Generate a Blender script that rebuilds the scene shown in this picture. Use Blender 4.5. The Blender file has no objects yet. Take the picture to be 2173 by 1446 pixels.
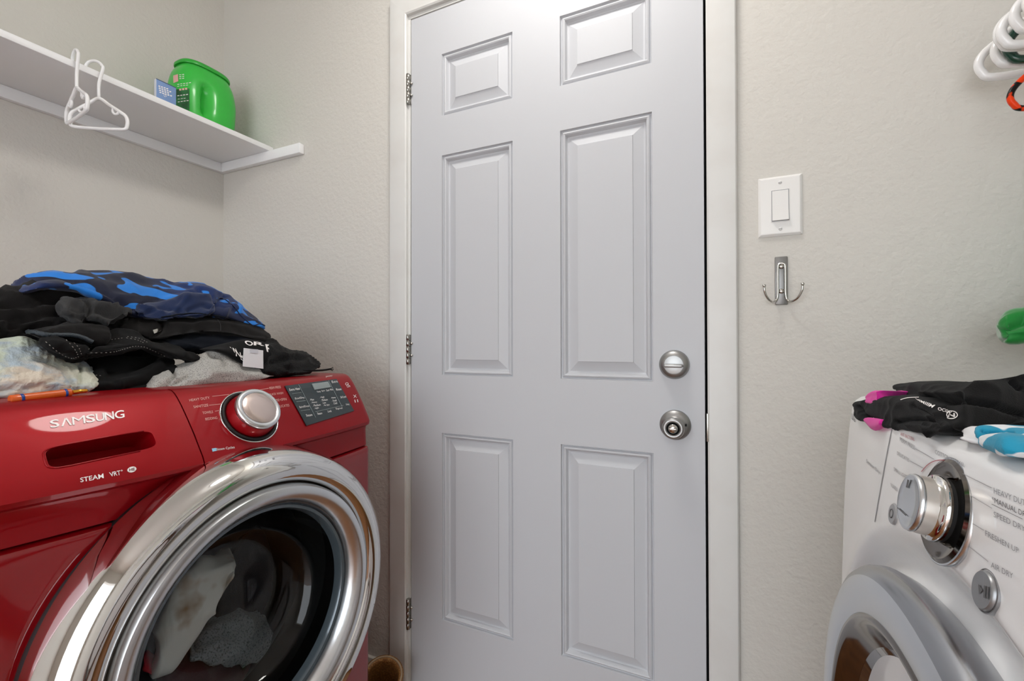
import bpy, bmesh, math, random
import numpy as np
from mathutils import Vector, Matrix, noise
from mathutils.bvhtree import BVHTree
from math import sin, cos, pi, sqrt, radians as rad

SC = bpy.context.scene
COL = SC.collection
# ------------------------------------------------------------------ camera
FPX, CX, CY = 961.67, 1086.5, 723.0
H = 1.06
YAW, PIT, ROL = rad(24.885), rad(0.4615), rad(-0.1035)
f0 = np.array([-sin(YAW), cos(YAW), 0.]); r0 = np.array([cos(YAW), sin(YAW), 0.]); u0 = np.array([0., 0., 1.])
FW = f0*cos(PIT)+u0*sin(PIT); UP = -f0*sin(PIT)+u0*cos(PIT)
RT = r0*cos(ROL)+UP*sin(ROL); UP = -r0*sin(ROL)+UP*cos(ROL)
CAM = np.array([0., 0., H])
cam_d = bpy.data.cameras.new('camera'); cam = bpy.data.objects.new('camera', cam_d); COL.objects.link(cam)
cam_d.sensor_fit = 'HORIZONTAL'; cam_d.sensor_width = 36.0; cam_d.lens = 36.0*FPX/2173.0
cam_d.clip_start = 0.01
cam.matrix_world = Matrix(((RT[0], UP[0], -FW[0], 0), (RT[1], UP[1], -FW[1], 0), (RT[2], UP[2], -FW[2], H), (0, 0, 0, 1)))
SC.camera = cam
# ------------------------------------------------------------------ world and exposure
W = bpy.data.worlds.new('world'); SC.world = W; W.use_nodes = True
W.node_tree.nodes['Background'].inputs[0].default_value = (0.90, 0.95, 1.0, 1)
W.node_tree.nodes['Background'].inputs[1].default_value = 5.0
SC.view_settings.view_transform = 'Standard'; SC.view_settings.look = 'None'
SC.view_settings.gamma = 1.0; SC.view_settings.use_curve_mapping = False
SC.view_settings.exposure = -0.22
LAMP_POS = (-0.36, 0.66, 2.40); LAMP_STRENGTH = 35.0

# ------------------------------------------------------------------ maths on sight lines (measuring the photograph)
def ray(x, y): return FW+RT*(x-CX)/FPX-UP*(y-CY)/FPX
def onX(x, y, X): r = ray(x, y); return CAM+r*(X/r[0])
def onY(x, y, Y): r = ray(x, y); return CAM+r*(Y/r[1])
def onPl(x, y, a, b):
    """point above the ground line a-b (a vertical plane)"""
    r = ray(x, y); n = np.array([b[1]-a[1], a[0]-b[0]]); t = (n@np.array(a))/(n@r[:2]); return CAM+r*t
def pixv(P):
    Q = P-CAM; d = Q@FW
    return np.stack([CX+FPX*(Q@RT)/d, CY-FPX*(Q@UP)/d], -1)

# ------------------------------------------------------------------ materials
def lin(c):
    return tuple(((v/255)/12.92 if v/255 <= .04045 else ((v/255+.055)/1.055)**2.4) for v in c)+(1,)
def mat(name, rgb, rough=.5, metal=0., coat=0., bump=None, col2=None, **kw):
    m = bpy.data.materials.new(name); m.use_nodes = True
    nt = m.node_tree; b = nt.nodes['Principled BSDF']
    b.inputs['Base Color'].default_value = lin(rgb); b.inputs['Roughness'].default_value = rough
    b.inputs['Metallic'].default_value = metal; b.inputs['Coat Weight'].default_value = coat
    b.inputs['Coat Roughness'].default_value = .04
    for k, v in kw.items():
        if k == 'coat_ior': b.inputs['Coat IOR'].default_value = v
        if k == 'sheen':
            b.inputs['Specular IOR Level'].default_value = .18
        if k == 'sheen': b.inputs['Sheen Weight'].default_value = v; b.inputs['Sheen Roughness'].default_value = .5
        if k == 'emit': b.inputs['Emission Color'].default_value = lin(rgb); b.inputs['Emission Strength'].default_value = v
        if k == 'spec': b.inputs['Specular IOR Level'].default_value = v
    if bump or col2:
        tc = nt.nodes.new('ShaderNodeTexCoord')
    if bump:  # (scale, strength, distance, detail, stretch)
        sc, st, di, de = bump[:4]; stretch = bump[4] if len(bump) > 4 else (1, 1, 1)
        mp = nt.nodes.new('ShaderNodeMapping'); mp.inputs['Scale'].default_value = stretch
        n = nt.nodes.new('ShaderNodeTexNoise'); n.inputs['Scale'].default_value = sc; n.inputs['Detail'].default_value = de
        bp = nt.nodes.new('ShaderNodeBump'); bp.inputs['Strength'].default_value = st; bp.inputs['Distance'].default_value = di
        nt.links.new(tc.outputs['Object'], mp.inputs[0]); nt.links.new(mp.outputs[0], n.inputs['Vector'])
        nt.links.new(n.outputs['Fac'], bp.inputs['Height']); nt.links.new(bp.outputs[0], b.inputs['Normal'])
    if col2:  # (rgb2, scale, lo, hi, detail, stretch)
        c2, sc, lo, hi = col2[:4]; de = col2[4] if len(col2) > 4 else 3; stretch = col2[5] if len(col2) > 5 else (1, 1, 1)
        mp = nt.nodes.new('ShaderNodeMapping'); mp.inputs['Scale'].default_value = stretch
        n = nt.nodes.new('ShaderNodeTexNoise'); n.inputs['Scale'].default_value = sc; n.inputs['Detail'].default_value = de
        rp = nt.nodes.new('ShaderNodeMapRange'); rp.inputs[1].default_value = lo; rp.inputs[2].default_value = hi
        mx = nt.nodes.new('ShaderNodeMix'); mx.data_type = 'RGBA'
        mx.inputs['A'].default_value = lin(rgb); mx.inputs['B'].default_value = lin(c2)
        nt.links.new(tc.outputs['Object'], mp.inputs[0]); nt.links.new(mp.outputs[0], n.inputs['Vector'])
        nt.links.new(n.outputs['Fac'], rp.inputs[0]); nt.links.new(rp.outputs[0], mx.inputs['Factor'])
        nt.links.new(mx.outputs['Result'], b.inputs['Base Color'])
    return m
M = {}
M['wall'] = mat('wall_paint', (213, 210, 203), .8, bump=(88, .75, .0022, 2.5))
M['ceiling'] = mat('ceiling_paint', (232, 231, 228), .8, bump=(90, .4, .002, 2))
M['door'] = mat('door_paint', (198, 200, 204), .55, bump=(260, .06, .0006, 2))
M['trim'] = mat('trim_paint', (222, 222, 219), .4, col2=((215, 213, 209), 9, .45, .75))
M['shelf'] = mat('shelf_paint', (243, 244, 245), .45)
M['floor'] = None
M['dark'] = mat('dark_gap', (8, 8, 9), .8)
M['satin'] = mat('satin_nickel', (170, 170, 169), .40, 1.)
M['nickel'] = mat('polished_nickel', (205, 203, 198), .13, 1.)
M['hinge'] = mat('hinge_steel', (170, 168, 162), .25, 1.)
M['chrome'] = mat('chrome', (226, 226, 225), .045, 1.)
M['chromew'] = mat('worn_chrome', (220, 223, 226), .27, 1., bump=(60, .12, .001, 4))
M['darkchrome'] = mat('dark_chrome', (118, 112, 106), .10, 1.)
M['hookgrey'] = mat('grey_metal_plate', (140, 139, 137), .35, .6)
M['white_pl'] = mat('white_plastic', (238, 237, 234), .28)
M['hanger_pl'] = mat('hanger_plastic', (244, 244, 244), .22, coat=.3)
M['green_hanger'] = mat('green_hanger_plastic', (16, 62, 47), .25, coat=.4)
M['enamel'] = mat('white_enamel', (246, 247, 248), .22, coat=.5, bump=(400, .03, .0004, 2))
M['print_grey'] = mat('print_grey', (150, 151, 154), .5)
M['print_dark'] = mat('print_dark', (92, 92, 94), .5)
M['print_red'] = mat('print_red', (176, 92, 98), .5)
M['print_white'] = mat('print_white', (246, 242, 240), .4)
M['print_pink'] = mat('print_pale_pink', (232, 176, 168), .4)
M['print_blue'] = mat('print_pale_blue', (150, 205, 232), .4)
M['display'] = mat('display_teal_black', (20, 38, 42), .12, coat=.5)
M['lcd'] = mat('lcd_grey', (140, 150, 150), .3)
M['rubber'] = mat('black_rubber', (12, 12, 13), .45)
M['drum'] = mat('drum_steel', (120, 124, 128), .3, 1., bump=(80, .2, .002, 1))
M['greenpl'] = mat('green_plastic', (52, 190, 66), .3, coat=.25)
M['greenlid'] = mat('green_lid_plastic', (40, 168, 52), .35, coat=.2)
M['labelgreen'] = mat('dark_green_label', (38, 120, 58), .4, col2=((18, 72, 34), 25, .42, .6))
M['bluebox'] = mat('blue_card', (122, 152, 200), .6)
M['boxedge'] = mat('box_card_edge', (215, 218, 225), .6)
M['bluecap'] = mat('blue_plastic', (16, 60, 140), .3)
M['orangepl'] = mat('orange_plastic', (212, 92, 22), .35, coat=.3)
M['gold'] = mat('gold_metal', (220, 160, 60), .22, 1.)
M['rollbrown'] = mat('brown_sparkle', (128, 86, 44), .5, .25, bump=(300, .6, .001, 2), col2=((176, 128, 70), 260, .5, .65))
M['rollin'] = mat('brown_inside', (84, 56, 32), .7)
M['baseboard'] = mat('baseboard_paint', (196, 191, 182), .5)
# metallic red lacquer
M['red'] = mat('red_lacquer', (146, 0, 13), .45, .35, coat=.3, coat_ior=1.5, spec=.2, bump=(900, .03, .0003, 1))
M['redbody'] = mat('red_enamel', (140, 0, 12), .42, .3, coat=.8, coat_ior=1.65, spec=.2)
M['redin'] = mat('red_recess', (96, 4, 14), .4, .3, coat=.5)
# cloth
M['black'] = mat('black_cotton', (9, 9, 10), .85, sheen=.04, bump=(900, .5, .0008, 2))
M['blackwarm'] = mat('black_fleece', (15, 13, 13), .9, sheen=.05, bump=(700, .6, .001, 2))
M['denim'] = mat('black_denim', (10, 10, 11), .8, sheen=.03, bump=(1400, .5, .0006, 1))
M['mesh'] = mat('black_mesh', (10, 10, 11), .6, sheen=.03, bump=(480, 1., .0016, 0))
M['charcoal'] = mat('charcoal_fleece', (52, 52, 53), .9, sheen=.08, bump=(600, .6, .001, 2))
M['navy'] = mat('navy_cotton', (8, 14, 24), .85, sheen=.04, bump=(900, .4, .0008, 2))
M['heather'] = mat('heather_grey', (178, 176, 171), .9, sheen=.2, bump=(800, .5, .001, 2), col2=((96, 95, 94), 650, .52, .66, 3))
M['fleece'] = mat('grey_fleece', (150, 156, 160), .9, sheen=.3, bump=(500, .8, .002, 3), col2=((80, 86, 90), 300, .5, .68, 3))
M['pale'] = mat('pale_cloth', (205, 214, 214), .85, col2=((150, 178, 186), 30, .45, .6))
M['stain'] = mat('stained_white', (236, 233, 226), .85, col2=((166, 128, 84), 14, .56, .72, 3))
M['maroon'] = mat('maroon_lump', (66, 20, 28), .8, sheen=.2, bump=(700, .4, .001, 2))
M['redtrim'] = mat('red_cloth', (190, 24, 44), .8)
M['pink'] = mat('pink_cloth', (226, 40, 160), .75, sheen=.2)
M['greensat'] = mat('green_satin', (18, 128, 48), .38, sheen=.5)
M['steelblue'] = mat('zip_tape', (46, 56, 64), .5, bump=(900, .8, .001, 0))
M['thread'] = mat('pale_thread', (150, 146, 140), .8)
M['tag'] = mat('white_tag', (232, 233, 236), .6)

def floor_mat():
    m = mat('wood_floor', (126, 78, 40), .32, coat=.2)
    nt = m.node_tree; b = nt.nodes['Principled BSDF']
    tc = nt.nodes.new('ShaderNodeTexCoord'); mp = nt.nodes.new('ShaderNodeMapping'); mp.inputs['Scale'].default_value = (14, 1.2, 1)
    n = nt.nodes.new('ShaderNodeTexNoise'); n.inputs['Scale'].default_value = 5; n.inputs['Detail'].default_value = 6
    r = nt.nodes.new('ShaderNodeValToRGB'); r.color_ramp.elements[0].color = lin((92, 52, 24)); r.color_ramp.elements[1].color = lin((168, 112, 62))
    r.color_ramp.elements[0].position = .3; r.color_ramp.elements[1].position = .7
    nt.links.new(tc.outputs['Object'], mp.inputs[0]); nt.links.new(mp.outputs[0], n.inputs['Vector'])
    nt.links.new(n.outputs['Fac'], r.inputs[0]); nt.links.new(r.outputs[0], b.inputs['Base Color'])
    return m
M['floor'] = floor_mat()

def pattern_mat(name, base, c2, scale, stretch, lo, hi, rot=(0, 0, 0), base2=None, rough=.7, detail=.5, distort=.6):
    m = mat(name, base, rough, sheen=.15, bump=(900, .35, .0006, 1))
    nt = m.node_tree; b = nt.nodes['Principled BSDF']
    tc = nt.nodes.new('ShaderNodeTexCoord'); mp = nt.nodes.new('ShaderNodeMapping')
    mp.inputs['Rotation'].default_value = rot
    mp.inputs['Scale'].default_value = stretch
    n = nt.nodes.new('ShaderNodeTexNoise'); n.inputs['Scale'].default_value = scale; n.inputs['Detail'].default_value = detail
    n.inputs['Distortion'].default_value = distort
    rp = nt.nodes.new('ShaderNodeMapRange'); rp.inputs[1].default_value = lo; rp.inputs[2].default_value = hi
    mx = nt.nodes.new('ShaderNodeMix'); mx.data_type = 'RGBA'
    mx.inputs['A'].default_value = lin(base); mx.inputs['B'].default_value = lin(c2)
    nt.links.new(tc.outputs['Object'], mp.inputs[0]); nt.links.new(mp.outputs[0], n.inputs['Vector'])
    nt.links.new(n.outputs['Fac'], rp.inputs[0]); nt.links.new(rp.outputs[0], mx.inputs['Factor'])
    if base2:
        n2 = nt.nodes.new('ShaderNodeTexNoise'); n2.inputs['Scale'].default_value = scale*.45; n2.inputs['Detail'].default_value = 1
        r2 = nt.nodes.new('ShaderNodeMapRange'); r2.inputs[1].default_value = .42; r2.inputs[2].default_value = .58
        m2 = nt.nodes.new('ShaderNodeMix'); m2.data_type = 'RGBA'
        m2.inputs['A'].default_value = lin(base); m2.inputs['B'].default_value = lin(base2)
        nt.links.new(tc.outputs['Object'], n2.inputs['Vector']); nt.links.new(n2.outputs['Fac'], r2.inputs[0])
        nt.links.new(r2.outputs[0], m2.inputs['Factor']); nt.links.new(m2.outputs['Result'], mx.inputs['A'])
    nt.links.new(mx.outputs['Result'], b.inputs['Base Color'])
    return m
M['bluepat'] = pattern_mat('blue_camo_jersey', (22, 27, 50), (40, 124, 212), 9.0, (1, 2.2, 4.5), .545, .56, rot=(.5, .2, .3), base2=(20, 42, 92))
M['bluehem'] = mat('navy_jersey', (14, 33, 72), .7, sheen=.25, bump=(900, .4, .0006, 1))
M['aquapat'] = pattern_mat('aqua_white_print', (232, 236, 240), (36, 148, 182), 44, (1, 1.6, 1), .49, .51, base2=None)
M['orangepat'] = pattern_mat('orange_black_stripe', (232, 64, 14), (14, 10, 8), 38, (1, 1, 1.4), .53, .56, rough=.3)
def quilt_mat():
    m = pattern_mat('quilt_print', (214, 202, 186), (172, 186, 196), 24, (1, 1, 1.6), .45, .62, base2=(196, 206, 190), rough=.9, detail=3)
    for n in m.node_tree.nodes:
        if n.type == 'BUMP': n.inputs['Strength'].default_value = 1.; n.inputs['Distance'].default_value = .006
        if n.type == 'TEX_NOISE' and n.inputs['Scale'].default_value == 900: n.inputs['Scale'].default_value = 70; n.inputs['Detail'].default_value = 3
    return m
M['quilt'] = quilt_mat()
def glass_mat(name, tint, refl_ior=1.5, rough=.01):
    m = bpy.data.materials.new(name); m.use_nodes = True; nt = m.node_tree
    for n in list(nt.nodes): nt.nodes.remove(n)
    o = nt.nodes.new('ShaderNodeOutputMaterial'); t = nt.nodes.new('ShaderNodeBsdfTransparent'); g = nt.nodes.new('ShaderNodeBsdfGlossy')
    fr = nt.nodes.new('ShaderNodeLayerWeight'); pw = nt.nodes.new('ShaderNodeMath'); ma = nt.nodes.new('ShaderNodeMath'); mx = nt.nodes.new('ShaderNodeMixShader')
    t.inputs[0].default_value = lin(tint); g.inputs['Roughness'].default_value = rough; f0_ = ((refl_ior-1)/(refl_ior+1))**2; fr.inputs[0].default_value = .5
    pw.operation = 'POWER'; pw.inputs[1].default_value = 4.; ma.operation = 'MULTIPLY_ADD'; ma.inputs[1].default_value = 1-f0_; ma.inputs[2].default_value = f0_
    nt.links.new(fr.outputs['Facing'], pw.inputs[0]); nt.links.new(pw.outputs[0], ma.inputs[0])
    nt.links.new(ma.outputs[0], mx.inputs[0]); nt.links.new(t.outputs[0], mx.inputs[1]); nt.links.new(g.outputs[0], mx.inputs[2])
    nt.links.new(mx.outputs[0], o.inputs[0]); return m
M['glass'] = glass_mat('bowl_glass', (232, 238, 241), 1.45)
M['smoke'] = glass_mat('smoked_glass', (92, 78, 66), 1.7)
M['lamp'] = mat('lamp_glass', (255, 251, 246), .4, emit=LAMP_STRENGTH)

# ------------------------------------------------------------------ object helpers
BASE = {}
def link(name, me, m, parent=None, smooth=True, angle=None):
    if m is not None and not me.materials: me.materials.append(m)
    if smooth:
        for p in me.polygons: p.use_smooth = True
        if angle is not None:
            me.set_sharp_from_angle(angle=rad(angle))
    o = bpy.data.objects.new(name, me); COL.objects.link(o)
    if parent is not None:
        o.parent = parent
        if parent.name in BASE: o.matrix_parent_inverse = Matrix.Translation(-BASE[parent.name])
    return o
def thing(name, label, cat, loc=(0, 0, 0), group=None):
    e = bpy.data.objects.new(name, None); COL.objects.link(e); e.location = loc; e.empty_display_size = .05
    BASE[e.name] = Vector(loc)
    return tag(e, label, cat, group)
def tag(o, label, cat, group=None):
    o['label'] = label; o['category'] = cat
    if group: o['group'] = group
    return o
def struct(o): o['kind'] = 'structure'; return o
def pydata(name, V, F):
    me = bpy.data.meshes.new(name); me.from_pydata([tuple(v) for v in V], [], F); me.update(); return me
def boxmesh(name, a, b, bev=0., seg=2):
    bm = bmesh.new(); bmesh.ops.create_cube(bm, size=1)
    a, b = Vector(a), Vector(b); c = (a+b)/2; s = b-a
    for v in bm.verts: v.co = Vector((v.co.x*s.x+c.x, v.co.y*s.y+c.y, v.co.z*s.z+c.z))
    if bev > 0: bmesh.ops.bevel(bm, geom=list(bm.edges), offset=bev, segments=seg, affect='EDGES', profile=.5)
    me = bpy.data.meshes.new(name); bm.to_mesh(me); bm.free(); return me
def box(name, a, b, m, parent=None, bev=0., seg=2): return link(name, boxmesh(name, a, b, bev, seg), m, parent, bev > 0, 35)
def catmull(pts, n, closed=False):
    P = np.array(pts, float); k = len(P); out = []
    segs = k if closed else k-1
    ts = np.linspace(0, segs, n, endpoint=not closed)
    for t in ts:
        i = min(int(t), segs-1); u = t-i
        if closed: p0, p1, p2, p3 = P[(i-1) % k], P[i % k], P[(i+1) % k], P[(i+2) % k]
        else:
            p1, p2 = P[i], P[i+1]; p0 = P[i-1] if i > 0 else 2*p1-p2; p3 = P[i+2] if i+2 < k else 2*p2-p1
        out.append(.5*(2*p1+(p2-p0)*u+(2*p0-5*p1+4*p2-p3)*u*u+(3*p1-p0-3*p2+p3)*u**3))
    return np.array(out)
def tube(path, r, seg=10, closed=False, flat=1.0):
    P = [Vector(p) for p in path]; n = len(P)
    T = []
    for i in range(n):
        a = P[(i-1) % n] if (closed or i > 0) else P[i]; b = P[(i+1) % n] if (closed or i < n-1) else P[i]
        T.append((b-a).normalized())
    ref = Vector((0, 0, 1)) if abs(T[0].z) < .9 else Vector((1, 0, 0))
    nrm = (ref-T[0]*ref.dot(T[0])).normalized()
    V, F = [], []
    rr = r if hasattr(r, '__len__') else [r]*n
    for i in range(n):
        nrm = (nrm-T[i]*nrm.dot(T[i])).normalized(); bi = T[i].cross(nrm)
        for k in range(seg):
            a = 2*pi*k/seg; V.append(P[i]+(nrm*cos(a)+bi*sin(a)*flat)*rr[i])
    for i in range(n if closed else n-1):
        j = (i+1) % n
        for k in range(seg): F.append((i*seg+k, i*seg+(k+1) % seg, j*seg+(k+1) % seg, j*seg+k))
    if not closed: F.append(tuple(range(seg))[::-1]); F.append(tuple((n-1)*seg+k for k in range(seg)))
    return pydata('tube', V, F)
def lathe(profile, origin, axis, seg=64, cap=True):
    """profile: (radius, distance along axis)"""
    ax = Vector(axis).normalized(); ref = Vector((0, 0, 1)) if abs(ax.z) < .9 else Vector((1, 0, 0))
    e1 = (ref-ax*ref.dot(ax)).normalized(); e2 = ax.cross(e1); o = Vector(origin)
    V, F = [], []; n = len(profile)
    for r, h in profile:
        for k in range(seg):
            a = 2*pi*k/seg; V.append(o+ax*h+(e1*cos(a)+e2*sin(a))*r)
    for i in range(n-1):
        for k in range(seg): F.append((i*seg+k, i*seg+(k+1) % seg, (i+1)*seg+(k+1) % seg, (i+1)*seg+k))
    if cap:
        if profile[0][0] > 0: F.append(tuple(range(seg))[::-1])
        if profile[-1][0] > 0: F.append(tuple((n-1)*seg+k for k in range(seg)))
    me = pydata('lathe', V, F)
    bm = bmesh.new(); bm.from_mesh(me); bmesh.ops.remove_doubles(bm, verts=bm.verts, dist=1e-6); bmesh.ops.recalc_face_normals(bm, faces=bm.faces); bm.to_mesh(me); bm.free()
    return me
def recalc(me):
    bm = bmesh.new(); bm.from_mesh(me); bmesh.ops.recalc_face_normals(bm, faces=bm.faces); bm.to_mesh(me); bm.free(); return me
def bvh_of(*objs):
    V, F = [], []
    for o in objs:
        off = len(V); V += [v.co.copy() for v in o.data.vertices]; F += [tuple(off+i for i in p.vertices) for p in o.data.polygons]
    return BVHTree.FromPolygons(V, F)
def cast(bvh, x, y, off=.0006):
    r = Vector(ray(x, y)).normalized(); hit = bvh.ray_cast(Vector(CAM), r)
    if hit[0] is None: return None
    n = hit[1] if hit[1].dot(r) < 0 else -hit[1]
    return hit[0]+n*off, n
def boolean(me_a, me_b):
    a = bpy.data.objects.new('a', me_a); b = bpy.data.objects.new('b', me_b); COL.objects.link(a); COL.objects.link(b)
    md = a.modifiers.new('b', 'BOOLEAN'); md.operation = 'DIFFERENCE'; md.object = b; md.solver = 'EXACT'
    dg = bpy.context.evaluated_depsgraph_get(); me = bpy.data.meshes.new_from_object(a.evaluated_get(dg))
    bpy.data.objects.remove(a); bpy.data.objects.remove(b); return me
# lettering that lies on a surface
def textmesh(s, bold=0., res=3):
    cu = bpy.data.curves.new('t', 'FONT'); cu.body = s; cu.resolution_u = res; cu.offset = bold
    o = bpy.data.objects.new('t', cu); COL.objects.link(o)
    dg = bpy.context.evaluated_depsgraph_get(); me = bpy.data.meshes.new_from_object(o.evaluated_get(dg))
    bpy.data.objects.remove(o); bpy.data.curves.remove(cu); return me
def bilinear(q, u, v):
    tl, tr, br, bl = [np.array(p, float) for p in q]
    return (tl*(1-u)+tr*u)*v+(bl*(1-u)+br*u)*(1-v)
def lettering(s, quad, bvh, m, parent, off=.0006, bold=0., name='lettering'):
    """quad: where the word sits in the photograph, corners TL TR BR BL; laid on the surface behind"""
    me = textmesh(s, bold); co = np.array([v.co[:2] for v in me.vertices])
    if len(co) == 0: return
    lo, hi = co.min(0), co.max(0)
    for v in me.vertices:
        u, w = (v.co.x-lo[0])/(hi[0]-lo[0]), (v.co.y-lo[1])/max(hi[1]-lo[1], 1e-6)
        p = bilinear(quad, u, w); h = cast(bvh, p[0], p[1], off)
        if h is None: bpy.data.meshes.remove(me); return
        v.co = h[0]
    me.materials.clear()
    return link(name, me, m, parent, False)
def wordbox(x, y, w, h, slope, shear=0.):
    """upright word: x,y = lower left, slope of the baseline"""
    return [(x+shear, y-h), (x+w+shear, y-h+slope*w), (x+w, y+slope*w), (x, y)]
def stripe(path, width, bvh, m, parent, off=.0006, name='printed_line', n=None, closed=False):
    P = np.array(path, float); n = n or max(2, len(P)*3)
    P = catmull(P, n, closed) if len(P) > 2 else np.linspace(P[0], P[1], n)
    V, F = [], []
    for i in range(len(P)):
        a = P[i-1] if i > 0 else P[i]; b = P[i+1] if i < len(P)-1 else P[i]
        if closed: a, b = P[i-1], P[(i+1) % len(P)]
        t = b-a; t /= np.hypot(*t); nn = np.array([-t[1], t[0]])*width/2
        for s in (1, -1):
            h = cast(bvh, *(P[i]+nn*s), off)
            if h is None: return
            V.append(h[0])
    k = len(P)
    for i in range(k if closed else k-1): j = (i+1) % k; F.append((2*i, 2*i+1, 2*j+1, 2*j))
    return link(name, pydata('line', V, F), m, parent, False)
def patch(quad, bvh, m, parent, name, off=.001, nu=8, nv=6, skirt=True):
    V, F = [], []
    for j in range(nv+1):
        for i in range(nu+1):
            h = cast(bvh, *bilinear(quad, i/nu, j/nv), off)
            if h is None: return
            V.append(h[0])
    for j in range(nv):
        for i in range(nu): a = j*(nu+1)+i; F.append((a, a+1, a+nu+2, a+nu+1))
    me = pydata(name, V, F)
    o = link(name, me, m, parent, False)
    if skirt:
        s = o.modifiers.new('thickness', 'SOLIDIFY'); s.thickness = off; s.offset = 0
    return o

# ================================================================== THE ROOM
D = 1.109            # face of the door wall
XL, XR, YR, ZC = -1.734, 0.92, -1.75, 2.44
WT = .11
struct(box('floor', (XL-WT, YR-2.2, -.06), (XR+WT, D+.3, 0), M['floor']))
struct(box('ceiling', (XL-WT, YR-.1, ZC), (XR+WT, D+WT, ZC+.06), M['ceiling']))
struct(box('wall_left', (XL-WT, YR-.1, 0), (XL, D+WT, ZC), M['wall']))
struct(box('wall_right', (XR, YR-.1, 0), (XR+WT, D+WT, ZC), M['wall']))
# door wall with its opening, joined from three slabs
DL, DR, DT = -.848, -.036, 2.041
def slabs(name, boxes, m):
    bm = bmesh.new()
    for a, b in boxes:
        me = boxmesh('s', a, b); bm.from_mesh(me); bpy.data.meshes.remove(me)
    me = bpy.data.meshes.new(name); bm.to_mesh(me); bm.free(); return link(name, me, m, None, False)
struct(slabs('wall_front', [((XL, D, 0), (DL-.02, D+WT, ZC)), ((DR+.008, D, 0), (XR, D+WT, ZC)), ((DL-.02, D, DT+.006), (DR+.008, D+WT, ZC))], M['wall']))
# rear wall, behind the camera, its wide opening added to let daylight in as fill
struct(slabs('wall_rear', [((XL, YR-.1, 0), (-1.25, YR, ZC)), ((.55, YR-.1, 0), (XR, YR, ZC)), ((-1.25, YR-.1, 2.15), (.55, YR, ZC))], M['wall']))
b = struct(box('baseboard_front', (XL, D-.013, 0), (-.918, D, .088), M['baseboard'], bev=.004))
struct(box('baseboard_left', (XL, YR, 0), (XL+.013, D-.013, .088), M['baseboard'], bev=.004))
struct(box('baseboard_right', (.032, D-.013, 0), (XR, D, .088), M['baseboard'], bev=.004))
# dark space behind the door
struct(box('door_recess', (DL-.02, D+.05, 0), (DR+.01, D+WT, DT+.006), M['dark']))

# casing: profile swept as mitred boards
CF = D-.016
def casing_board(name, p0, p1, inward, m0, m1):
    """board along p0->p1 at the inner edge; width goes against 'inward'; m0/m1 mitre lengths"""
    prof = [(0, 0), (0, -.010), (.004, -.013), (.012, -.0125), (.052, -.016), (.058, -.015), (.061, -.011), (.061, 0)]  # (outward, y)
    p0, p1 = Vector(p0), Vector(p1); d = (p1-p0).normalized(); out = -Vector(inward)
    V, F = [], []
    for p, s, mm in ((p0, -1, m0), (p1, 1, m1)):
        for w, y in prof: V.append(p+out*w+d*(s*w*mm)+Vector((0, y, 0)))
    k = len(prof)
    for i in range(k): F.append((i, (i+1) % k, k+(i+1) % k, k+i))
    F.append(tuple(range(k))); F.append(tuple(k+i for i in range(k))[::-1])
    return link(name, recalc(pydata(name, V, F)), M['trim'], None, True, 25)
struct(casing_board('trim_1', (DL-.011, D, 0), (DL-.011, D, DT+.014), (1, 0, 0), 0, 1))
struct(casing_board('trim_2', (DR+.006, D, 0), (DR+.006, D, DT+.014), (-1, 0, 0), 0, 1))
struct(casing_board('trim_3', (DL-.011, D, DT+.014), (DR+.006, D, DT+.014), (0, 0, -1), 1, 1))
# jamb faces
struct(box('trim_4', (DL-.020, D-.0005, 0), (DL-.0025, D+.06, DT+.005), M['trim']))
struct(box('trim_5', (DR+.007, D-.0005, 0), (DR+.020, D+.06, DT+.005), M['trim']))
struct(box('trim_6', (DL-.020, D-.0005, DT+.004), (DR+.020, D+.06, DT+.018), M['trim']))

# ------------------------------------------------------------------ the six-panel door
cols = [(-.7391, -.5117), (-.3768, -.1483)]
rows = [(1.7267, 1.9077), (.9705, 1.6106), (.2624, .8031)]
door = thing('door_1', 'pale grey six-panel door', 'door', ((DL+DR)/2, D, 0)); del door['category']; struct(door)
xs = sorted([DL, DR]+[c for p in cols for c in p]); zs = sorted([.012, DT]+[c for p in rows for c in p])
V, F = [], []
for z in zs:
    for x in xs: V.append((x, D, z))
nx = len(xs)
hole = {(1, 1), (3, 1), (1, 3), (3, 3), (1, 5), (3, 5)}
for j in range(len(zs)-1):
    for i in range(nx-1):
        if (i, j) in hole: continue
        a = j*nx+i; F.append((a, a+1, a+nx+1, a+nx))
leaf = pydata('leaf', V, F)
bm = bmesh.new(); bm.from_mesh(leaf)
outer = [e for e in bm.edges if e.is_boundary and all(abs(v.co.x-DL) < 1e-4 for v in e.verts) or (e.is_boundary and all(abs(v.co.x-DR) < 1e-4 for v in e.verts)) or (e.is_boundary and (all(abs(v.co.z-DT) < 1e-4 for v in e.verts) or all(abs(v.co.z-.012) < 1e-4 for v in e.verts)))]
r_ = bmesh.ops.extrude_edge_only(bm, edges=outer)
for v in [g for g in r_['geom'] if isinstance(g, bmesh.types.BMVert)]: v.co.y += .044
bmesh.ops.recalc_face_normals(bm, faces=bm.faces); bm.to_mesh(leaf); bm.free()
link('door_leaf', leaf, M['door'], door, False)
prof = [(0, 0), (.0016, .0045), (.0036, .0055), (.0062, .0022), (.0095, .0010), (.0125, .0022), (.0150, .0062), (.0165, .0088), (.0185, .0092), (.0195, .0098), (.0212, .0098), (.0450, .0032), (.0457, .0016)]
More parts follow.
